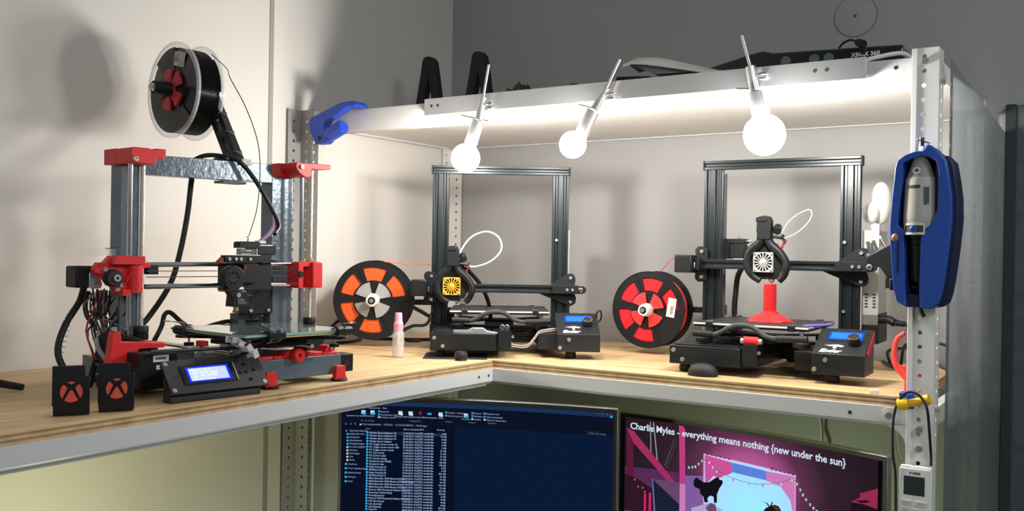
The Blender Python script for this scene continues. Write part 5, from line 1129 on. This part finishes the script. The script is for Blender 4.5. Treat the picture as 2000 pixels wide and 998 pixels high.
# ================================================================ desk and monitors
dsk = thing('desk', 'wide dark desk under the shelving carrying the two monitors', 'desk', (1.0, -.10, ZF))
MB().box(-.945, .445, -.52, .68, .70, .73).build('desktop', mat('desk_dark', (.12, .11, .10), .5, var=.2), dsk, .002)
for x in (-.90, .40):
    for y in (-.48, .64): MB().box(x-.02, x+.02, y-.02, y+.02, 0, .6995).build('leg', STEEL, dsk)
ZD = ZF+.73
BEZEL = mat('monitor_bezel', (.012, .012, .013), .4); RIM = mat('monitor_rim', (.30, .31, .30), .3, .7)
def monitor(label, left, right, zt, base):
    L, R_ = Vector(left), Vector(right); d = R_-L; w = d.length; th = math.atan2(d.y, d.x); h = w*.5625+.012
    mid = (L+R_)/2
    t = thing('monitor', label, 'monitor', (mid.x, mid.y, ZD), th, 'curved monitors under the shelf'); z0 = zt-ZD
    RC = 1.5
    cy = lambda x: (RC-math.sqrt(RC*RC-x*x))*-1+ (RC-math.sqrt(RC*RC-(w/2)**2))      # centre sits farther back
    def sheet(x0, x1, b0, b1, y0, y1, n=20):
        mb = MB(); vs = []
        for i in range(n+1):
            x = x0+(x1-x0)*i/n
            for y in (y0, y1):
                for z in (b0, b1): vs.append((x, cy(x)+y, z))
        fs = []
        for i in range(n):
            a = i*4; b = a+4; fs += [(a, b, b+1, a+1), (a+2, a+3, b+3, b+2), (a, a+2, b+2, b), (a+1, b+1, b+3, a+3)]
        fs += [(0, 1, 3, 2), (n*4, n*4+2, n*4+3, n*4+1)]
        return mb.add(vs, fs)
    sheet(-w/2, w/2, z0-h, z0, .0, .018).build('monitor_back', RIM, t, .001)
    sheet(-w/2+.0016, w/2-.0016, z0-h+.002, z0-.0016, -.0012, -.0002).build('bezel', BEZEL, t)
    bm = .009
    s = sheet(-w/2+bm, w/2-bm, z0-h+.016, z0-bm, -.0018, -.0013).build('screen', base, t)
    MB().box(-.10, .10, .03, .20, 0.0003, .010).build('stand_base', BEZEL, t, .002)
    MB().box(-.025, .025, .09, .11, .010, z0-h*.45).build('stand_neck', BEZEL, t, .002)
    MB().box(-.03, .03, .045, .0895, z0-h*.6, z0-h*.45).build('stand_mount', BEZEL, t)
    sw = w-2*bm; sh = h-.016-bm
    def S(u, v, lift=.0003): x = -w/2+bm+u*sw; return (x, cy(x)-.0019-lift, z0-bm-v*sh)     # u,v in 0..1 from the top left
    def poly(pts, name, m, lift=.0003):
        """polygon in screen space, cut into strips so that it follows the curve"""
        bm_ = bmesh.new(); f = bm_.faces.new([bm_.verts.new((a, b, 0)) for a, b in pts])
        bmesh.ops.triangulate(bm_, faces=[f])
        for k in range(1, 20):
            bmesh.ops.bisect_plane(bm_, geom=bm_.verts[:]+bm_.edges[:]+bm_.faces[:], plane_co=(k/20, 0, 0), plane_no=(1, 0, 0))
        bm_.verts.ensure_lookup_table(); bm_.verts.index_update()
        mb = MB().add([S(v.co.x, v.co.y, lift) for v in bm_.verts], [tuple(v.index for v in f.verts) for f in bm_.faces]); bm_.free()
        return flat(mb, name, m, s)
    def rect(u0, v0, u1, v1, name, m, lift=.0003): return poly([(u0, v0), (u1, v0), (u1, v1), (u0, v1)], name, m, lift)
    def txt(body, u, v, size, m, lift=.0008, **k):
        mb = text_mb(body, size, lambda a, b: S(u+a/sw, v-b/sh, lift), **k); return flat(mb, 'screen_text', m, s)
    return t, s, S, poly, rect, txt, sw, sh

NAVYS = glow('screen_navy', (.0035, .012, .042)); TXB = glow('screen_text_light', (.36, .50, .78)); TXC = glow('screen_cyan', (.04, .45, .85)); TXD = glow('screen_text_dim', (.16, .24, .42))
t, s, S, poly, rect, txt, sw, sh = monitor('curved monitor showing a dark file list, left of the two under the shelf', (.3559, -.2493), (.9089, -.0169), -.056, NAVYS)
rect(0, 0, 1, .028, 'title_band', glow('screen_band', (.012, .035, .10)))
rect(0, .028, 1, .150, 'ribbon_band', glow('screen_ribbon', (.004, .007, .020)))
rect(0, .150, .42, 1, 'list_pane', glow('screen_pane', (.003, .006, .020)))
rect(.095, .199, .385, .2165, 'list_selection', glow('screen_select', (.02, .035, .065)), .0004)
NAMES = ['Winder Spool Adapters V3', 'Winder Spool Adapters V2', 'Winder Spool Adapters V2', 'Winder Spool Adapter', 'PC Toggle corner corner V2', 'PC Toggle corner corner V2B', 'PC Toggle corner corner', 'PC Top cornet', 'PC Corner radio', 'PC Corner simple', 'Handle for Saw FIXED', 'Handle for Saw', 'Relay Housing V4', 'MOSFet body V2', 'Relay Housing V3', 'MOSFet Body V1', 'Mked Extruder 2020 Mount+HOLES', 'Mked Extruder 2020 Mount LODGE+HOLES', 'Mked Extruder 2020 Mount Fixed', 'Mked Extruder 2020 Mount LODGE', "Print at 100'3 Economy's Button Body C...", "Economy's Button Body", 'Houndgrummer', "Print at 100'3 Economy's Button Body Bu...", 'LPA Part Spacer', 'Left_Bearing3', 'Left_Bearing', 'Tardi V1']
random.seed(2)
pitch = .0188*sh; fs_ = .0052; ls = pitch/fs_
DATES = ['%02d.%02d.2019 %02d:%02d' % (random.randint(10, 29), random.randint(4, 6), random.randint(10, 19), random.randint(10, 59)) for _ in NAMES]
SIZES = ['%d KB' % random.choice((251, 91, 41, 91, 8, 8, 7, 4, 6, 3, 167, 142, 118, 71, 110, 212)) for _ in NAMES]
for k in range(28):
    v = .2055+.0188*k
    rect(.0915, v-.006, .0985, v+.007, 'file_icon', TXC, .0006)
for k, n in enumerate(NAMES): txt(n, .1025, .2125+.0188*k, fs_, TXB, bold=.0001)
txt('\n'.join(DATES), .226, .2105, fs_, TXB, line=ls, bold=.0001)
txt('\n'.join(['STL model file']*28), .2885, .2085, fs_, TXB, line=ls, bold=.0001)
txt('\n'.join(SIZES), .388, .2065, fs_, TXB, line=ls, bold=.0001, align='RIGHT')
txt('Имя', .0885, .186, .0048, TXD); txt('Дата изменения', .2275, .184, .0048, TXB); txt('Тип', .2895, .182, .0048, TXB); txt('Размер', .352, .180, .0048, TXB)
SIDE = ['Быстрый доступ', 'Рабочий стол', 'Загрузки', 'Документы', 'Изображения', 'AL DOCUMENT', 'Sketches', 'My Designs', 'Arts', 'Books']
for k, n in enumerate(SIDE):
    txt(n, .030, .201+.0215*k, .0048, TXB)
    rect(.0195 if k else .0165, .192+.0215*k, .0265 if k else .0205, .204+.0215*k, 'folder_icon', TXC if k < 5 else glow('screen_paper', (.62, .74, .55)), .0006)
for k, n in enumerate(('OneDrive', 'Этот компьютер', 'Библиотеки', 'FTB (D:)', 'Сеть')):
    txt(n, .026, .4225+.0285*k, .0048, TXB); rect(.0145, .411+.0285*k, .0225, .424+.0285*k, 'folder_icon', TXC, .0006)
txt('Этот компьютер  ›  FTB (D:)  ›  AL DOCUMENTS  ›  My Designs', .0745, .1575, .0050, TXB); txt('←   →   ↑', .012, .1575, .0055, TXB)
rect(.066, .149, .0715, .1600, 'folder_icon', glow('screen_paper', (.62, .74, .55)), .0006)
txt('Поиск: My Designs', .912, .140, .0046, TXD); rect(.900, .124, .992, .1245, 'search_line', TXD); rect(.900, .146, .992, .1465, 'search_line', TXD)
for u, n in ((.052, 'Закрепить на панели'), (.1, 'Копировать'), (.125, None), (.2155, 'Переместить'), (.2532, 'Копировать'), (.2885, 'Удалить'), (.324, 'Переименовать'), (.3648, 'Новая'), (.4597, 'Свойства')):
    if n: txt(n, u, .1010, .0040, TXB, align='CENTER')
PAP = glow('screen_white', (.66, .78, .92))
for u in (.0798, .1128, .2155, .2532, .3648, .4597): rect(u-.008, .060, u+.007, .084, 'ribbon_icon', PAP, .0006); rect(u-.004, .072, u+.009, .088, 'ribbon_icon', TXC if u < .2 or u > .4 else PAP, .0007)
rect(.315, .066, .331, .078, 'ribbon_icon', TXC, .0006)
REDX = glow('screen_red', (.90, .03, .04))
poly([(.2835, .058), (.2855, .058), (.2945, .080), (.2925, .080)], 'delete_cross', REDX, .0006); poly([(.2925, .058), (.2945, .058), (.2855, .080), (.2835, .080)], 'delete_cross', REDX, .0007)
for u, v, n in ((.1410, .0712, 'Вырезать'), (.1410, .0915, 'Скопировать путь'), (.1410, .1090, 'Вставить ярлык'), (.390, .0640, 'Создать элемент ▾'), (.390, .0850, 'Простой доступ ▾'), (.488, .0610, 'Открыть ▾'), (.488, .0800, 'Изменить'), (.488, .1000, 'Журнал'), (.534, .0600, 'Выделить все'), (.534, .0810, 'Снять выделение'), (.534, .1005, 'Обратить выделение')):
    txt(n, u, v, .0043, TXB); rect(u-.008, v-.012, u-.002, v, 'ribbon_icon', TXC if v < .1 else PAP, .0006)
for u, v, n in ((.095, .1320, 'Буфер обмена'), (.2707, .1270, 'Упорядочить'), (.396, .1225, 'Создать'), (.4816, .1215, 'Открыть'), (.558, .1190, 'Выделить')): txt(n, u, v, .0040, TXD, align='CENTER')
txt('Главная    Поделиться    Вид', .055, .048, .0046, TXB); txt('—    ☐    ✕', .9400, .0130, .0048, TXD)
poly([(.9925+.0045*math.cos(a), .0225+.008*math.sin(a)) for a in [2*PI*i/12 for i in range(12)]], 'help_icon', TXC, .0006)

# right monitor: a still picture with a title line
def radial(name, cx, cz, rx, rz, stops, s=.62):
    m = bpy.data.materials.new(name); m.use_nodes = True; nt = m.node_tree; nt.nodes.clear()
    tc = nt.nodes.new('ShaderNodeTexCoord'); mp = nt.nodes.new('ShaderNodeMapping'); nt.links.new(tc.outputs['Object'], mp.inputs[0])
    mp.inputs['Scale'].default_value = (1/rx, 0, 1/rz); mp.inputs['Location'].default_value = (-cx/rx, 0, -cz/rz)
    ln = nt.nodes.new('ShaderNodeVectorMath'); ln.operation = 'LENGTH'; nt.links.new(mp.outputs[0], ln.inputs[0])
    cr = nt.nodes.new('ShaderNodeValToRGB'); nt.links.new(ln.outputs['Value'], cr.inputs[0])
    while len(cr.color_ramp.elements) < len(stops): cr.color_ramp.elements.new(.5)
    for e, (p, c) in zip(cr.color_ramp.elements, stops): e.position = p; e.color = (*c, 1)
    em = nt.nodes.new('ShaderNodeEmission'); nt.links.new(cr.outputs[0], em.inputs[0]); em.inputs[1].default_value = s
    o = nt.nodes.new('ShaderNodeOutputMaterial'); nt.links.new(em.outputs[0], o.inputs[0]); return m
zc = -.085-(ZF+.73)-.009-.30*.313
DARKP = radial('picture_night', .008, zc, .27, .205, [(0, (.62, .16, .46)), (.26, (.46, .10, .30)), (.44, (.13, .035, .085)), (.64, (.040, .018, .030)), (1, (.022, .012, .018))])
SKY = radial('picture_sky', .020, zc-.07, .24, .26, [(0, (.30, .80, 1.0)), (.35, (.34, .66, 1.0)), (.62, (.55, .48, .90)), (.80, (.66, .30, .66)), (1, (.60, .20, .50))], .8)
t, s, S, poly, rect, txt, sw, sh = monitor('curved monitor showing a pink and blue night picture with a title, right of the two', (.8464, .1155), (1.4303, -.0165), -.085, DARKP)
g = lambda n, *c: glow('picture_'+n, c)
rect(0, 0, .012, 1, 'picture_edge', g('black', .002, .002, .003), .0012); rect(.988, 0, 1, 1, 'picture_edge', g('black', .002, .002, .003), .0012)
poly([(.012, .33), (.34, .30), (.34, .62), (.012, .64)], 'picture_wall', g('purple_wall', .10, .028, .10), .0004)
poly([(.2375, .33), (.345, .30), (.345, .62), (.2375, .62)], 'picture_wall', g('lilac_wall', .24, .12, .38), .0005)
poly([(.336, .163), (.693, .185), (.697, .64), (.340, .64)], 'picture_window', SKY, .0006)
poly([(.4463, .186), (.581, .196), (.5815, .252), (.447, .245)], 'picture_window', g('blue_pane', .12, .25, .80), .0008)
poly([(.338, .168), (.4463, .186), (.447, .2516), (.41, .262), (.3952, .300), (.375, .290), (.3424, .36)], 'picture_curtain', g('pink', .68, .10, .36), .0009)
poly([(.581, .197), (.6901, .192), (.6925, .46), (.675, .34), (.638, .27), (.5816, .2529)], 'picture_curtain', g('light_pink', .70, .22, .55), .0009)
for u0, v0, u1, v1, w in ((.3337, .1610, .695, .1835, .005), (.3337, .161, .3375, .60, .0), (.691, .184, .6955, .60, .0)):
    if w: poly([(u0, v0), (u1, v1), (u1, v1+w), (u0, v0+w)], 'picture_rod', g('rose_white', .85, .50, .75), .0011)
    else: poly([(u0, v0), (u0+.0025, v0), (u1, v1), (u1-.0025, v1)], 'picture_frame', g('rose_white', .85, .50, .75), .0011)
for i in range(7): u = .345+.017*i if i < 6 else .6; rect(u, .160+.006*i/6, u+.011, .1655+.006*i/6, 'picture_ring', g('maroon', .10, .01, .04), .0012)
for i in range(6): u = .598+.016*i; rect(u, .1765+.001*i, u+.010, .1815+.001*i, 'picture_ring', g('maroon', .10, .01, .04), .0012)
PNK = g('beam_pink', .58, .055, .24); PNKL = g('beam_light', .68, .22, .52)
poly([(.2319, .008), (.2478, .008), (.2573, .026), (.2610, .38), (.2390, .38)], 'picture_beam', PNK, .0010); poly([(.2390, .38), (.2610, .38), (.2638, .62), (.2401, .62)], 'picture_beam', PNKL, .0010)
poly([(.016, .072), (.0463, .088), (.2386, .4088), (.2391, .4592), (.0776, .2144), (.0471, .1671)], 'picture_beam', g('beam_deep', .40, .03, .13), .0009)
poly([(.016, .068), (.045, .098), (.048, .391), (.019, .376)], 'picture_beam', g('beam_dark', .12, .012, .045), .0008)
poly([(.012, .38), (.05, .39), (.13, .45), (.13, .62), (.012, .62)], 'picture_shadow', g('deep_plum', .035, .010, .022), .0007)
for L_ in ([(.1124, .012), (.1160, .012), (.1207, .2158), (.117, .2096)], [(.1250, .012), (.1295, .012), (.1475, .2566), (.143, .2548)]): poly(L_, 'picture_pole', g('steel', .35, .36, .45), .0008)
for L_ in ([(.2169, .0893), (.2190, .0893), (.178, .285), (.174, .285)], [(.2229, .112), (.2240, .112), (.186, .30), (.184, .30)]): poly(L_, 'picture_pole', g('grey', .10, .10, .12), .0008)
poly([(.128, .387), (.2374, .5175), (.2378, .64), (.1417, .64)], 'picture_box', g('slate', .012, .016, .040), .0011)
poly([(.130, .386), (.236, .374), (.2374, .514)], 'picture_box', g('slate_top', .15, .07, .16), .0010)
poly([(.1255, .384), (.1295, .384), (.1430, .64), (.138, .64)], 'picture_box', g('lavender', .20, .22, .50), .0012)
for u0, v0, r in ((.0975, .489, .004), (.118, .479, .0045)): rect(u0-r, v0, u0+r, .64, 'picture_light', g('hot_pink', .85, .02, .13), .0012)
for u0, v0 in ((.0542, .408), (.0686, .452), (.0871, .454), (.0967, .478)): rect(u0-.002, v0-.006, u0+.002, v0+.006, 'picture_light', g('warm', .9, .25, .12), .0012)
CAT = [(.2951,.3697),(.297,.3406),(.3059,.3201),(.3076,.3516),(.3201,.3832),(.3355,.3429),(.358,.3359),(.3845,.2994),(.3956,.2924),(.398,.3057),(.4123,.3081),(.4117,.3293),(.4008,.3572),(.3901,.4027),(.3906,.4516),(.3795,.4624),(.3769,.4212),(.3634,.4187),(.3523,.4365),(.3548,.4638),(.3414,.4684),(.3365,.4347),(.3228,.4179),(.3202,.3903),(.302,.3854)]
poly(CAT, 'picture_cat', g('cat', .008, .006, .010), .0014)
poly([(.2876, .5222), (.3504, .4724), (.3638, .4643), (.4223, .50), (.46, .62), (.2878, .62)], 'picture_table', g('pale_lilac', .50, .42, .70), .0012)
poly([(.345, .50), (.365, .463), (.385, .468), (.39, .51), (.36, .53)], 'picture_table', g('dusk', .16, .08, .15), .0013)
poly([(.5734, .4392), (.5826, .4172), (.6011, .3957), (.6165, .3851), (.632, .3889), (.6415, .4131), (.652, .55), (.56, .55)], 'picture_head', g('hair', .012, .007, .008), .0014)
poly([(.606, .398), (.618, .390), (.630, .394), (.636, .412), (.622, .42)], 'picture_head', g('skin', .09, .03, .03), .0015)
for L_ in ([(.5697, .383), (.5885, .3858), (.5975, .3990), (.592, .404), (.586, .391)], [(.604, .3753), (.6101, .3682), (.6035, .400), (.598, .404)]): poly(L_, 'picture_head', g('hair', .012, .007, .008), .0014)
poly([(.8957, .2601), (.9266, .2231), (.9264, .201), (.988, .150), (.988, .262), (.9354, .2551)], 'picture_shelf', g('shelf_pink', .33, .028, .085), .0010)
poly([(.9958-.1, .2668), (.9354, .2551), (.988, .262), (.988, .62), (.8963, .62)], 'picture_shelf', g('shelf_dark', .018, .006, .014), .0010)
poly([(.912, .248), (.95, .228), (.962, .235), (.93, .252)], 'picture_shelf', g('cat', .008, .006, .010), .0012)
LIGHTS = [(.2759,.2563),(.29,.250),(.3024,.2435),(.315,.222),(.3284,.1994),(.3581,.2015),(.372,.227),(.3882,.2493),(.42,.267),(.4538,.2799),(.486,.286),(.5184,.2889),(.545,.284),(.5692,.2768),(.595,.268),(.6194,.2547),(.64,.243),(.6803,.205),(.6996,.222),(.7122,.2509),(.7221,.277),(.7341,.2999),(.7495,.3223),(.7620,.338),(.7739,.3504)]
for a, b in zip(LIGHTS, LIGHTS[1:]): poly([(a[0], a[1]), (b[0], b[1]), (b[0], b[1]+.0025), (a[0], a[1]+.0025)], 'picture_string', g('string', .06, .03, .06), .0015)
cols = [g('mint', .30, .85, .60), g('aqua', .25, .75, .85), g('cream', .85, .70, .50), g('bulb_pink', .85, .20, .45)]
for i, (u, v) in enumerate(LIGHTS): poly([(u-.0035, v+.003), (u+.0035, v+.003), (u+.003, v+.019), (u-.003, v+.019)], 'picture_string_light', cols[(i*3) % 4 if 5 < i < 17 else i % 3], .0016)
txt('Charlie Myles - everything means nothing {new under the sun}', .0325, .073, .0198, g('title', .72, .84, 1.0), .0022, spacing=.98, bold=.0004)
rect(.195, .500, .212, .522, 'picture_logo', g('cat', .008, .006, .010), .0010) if False else None

# repeats of one kind share a group phrase
GROUPS = {'lamp': 'bulb lamps under the top shelf', 'spool': 'filament spools', 'shelving': 'perforated shelving units', 'board': 'plywood shelf boards', 'printer': 'open frame printers', 'monitor': 'curved monitors under the shelf', 'clamp': 'printed screw clamps'}
tops = [o for o in bpy.data.objects if o.parent is None and 'category' in o]
for o in tops:
    if 'group' not in o and o['category'] in GROUPS and o.name.split('.')[0] not in ('leaning_board', 'printed_part'): o['group'] = GROUPS[o['category']]
for o in tops:
    if 'group' not in o and o.name.split('.')[0] in ('black_cable', 'wall_cable', 'white_cable'): o['group'] = 'loose cables'
    if o.name.split('.')[0] == 'crumpled_bag': o['group'] = 'dark plastic bags on the top shelf'
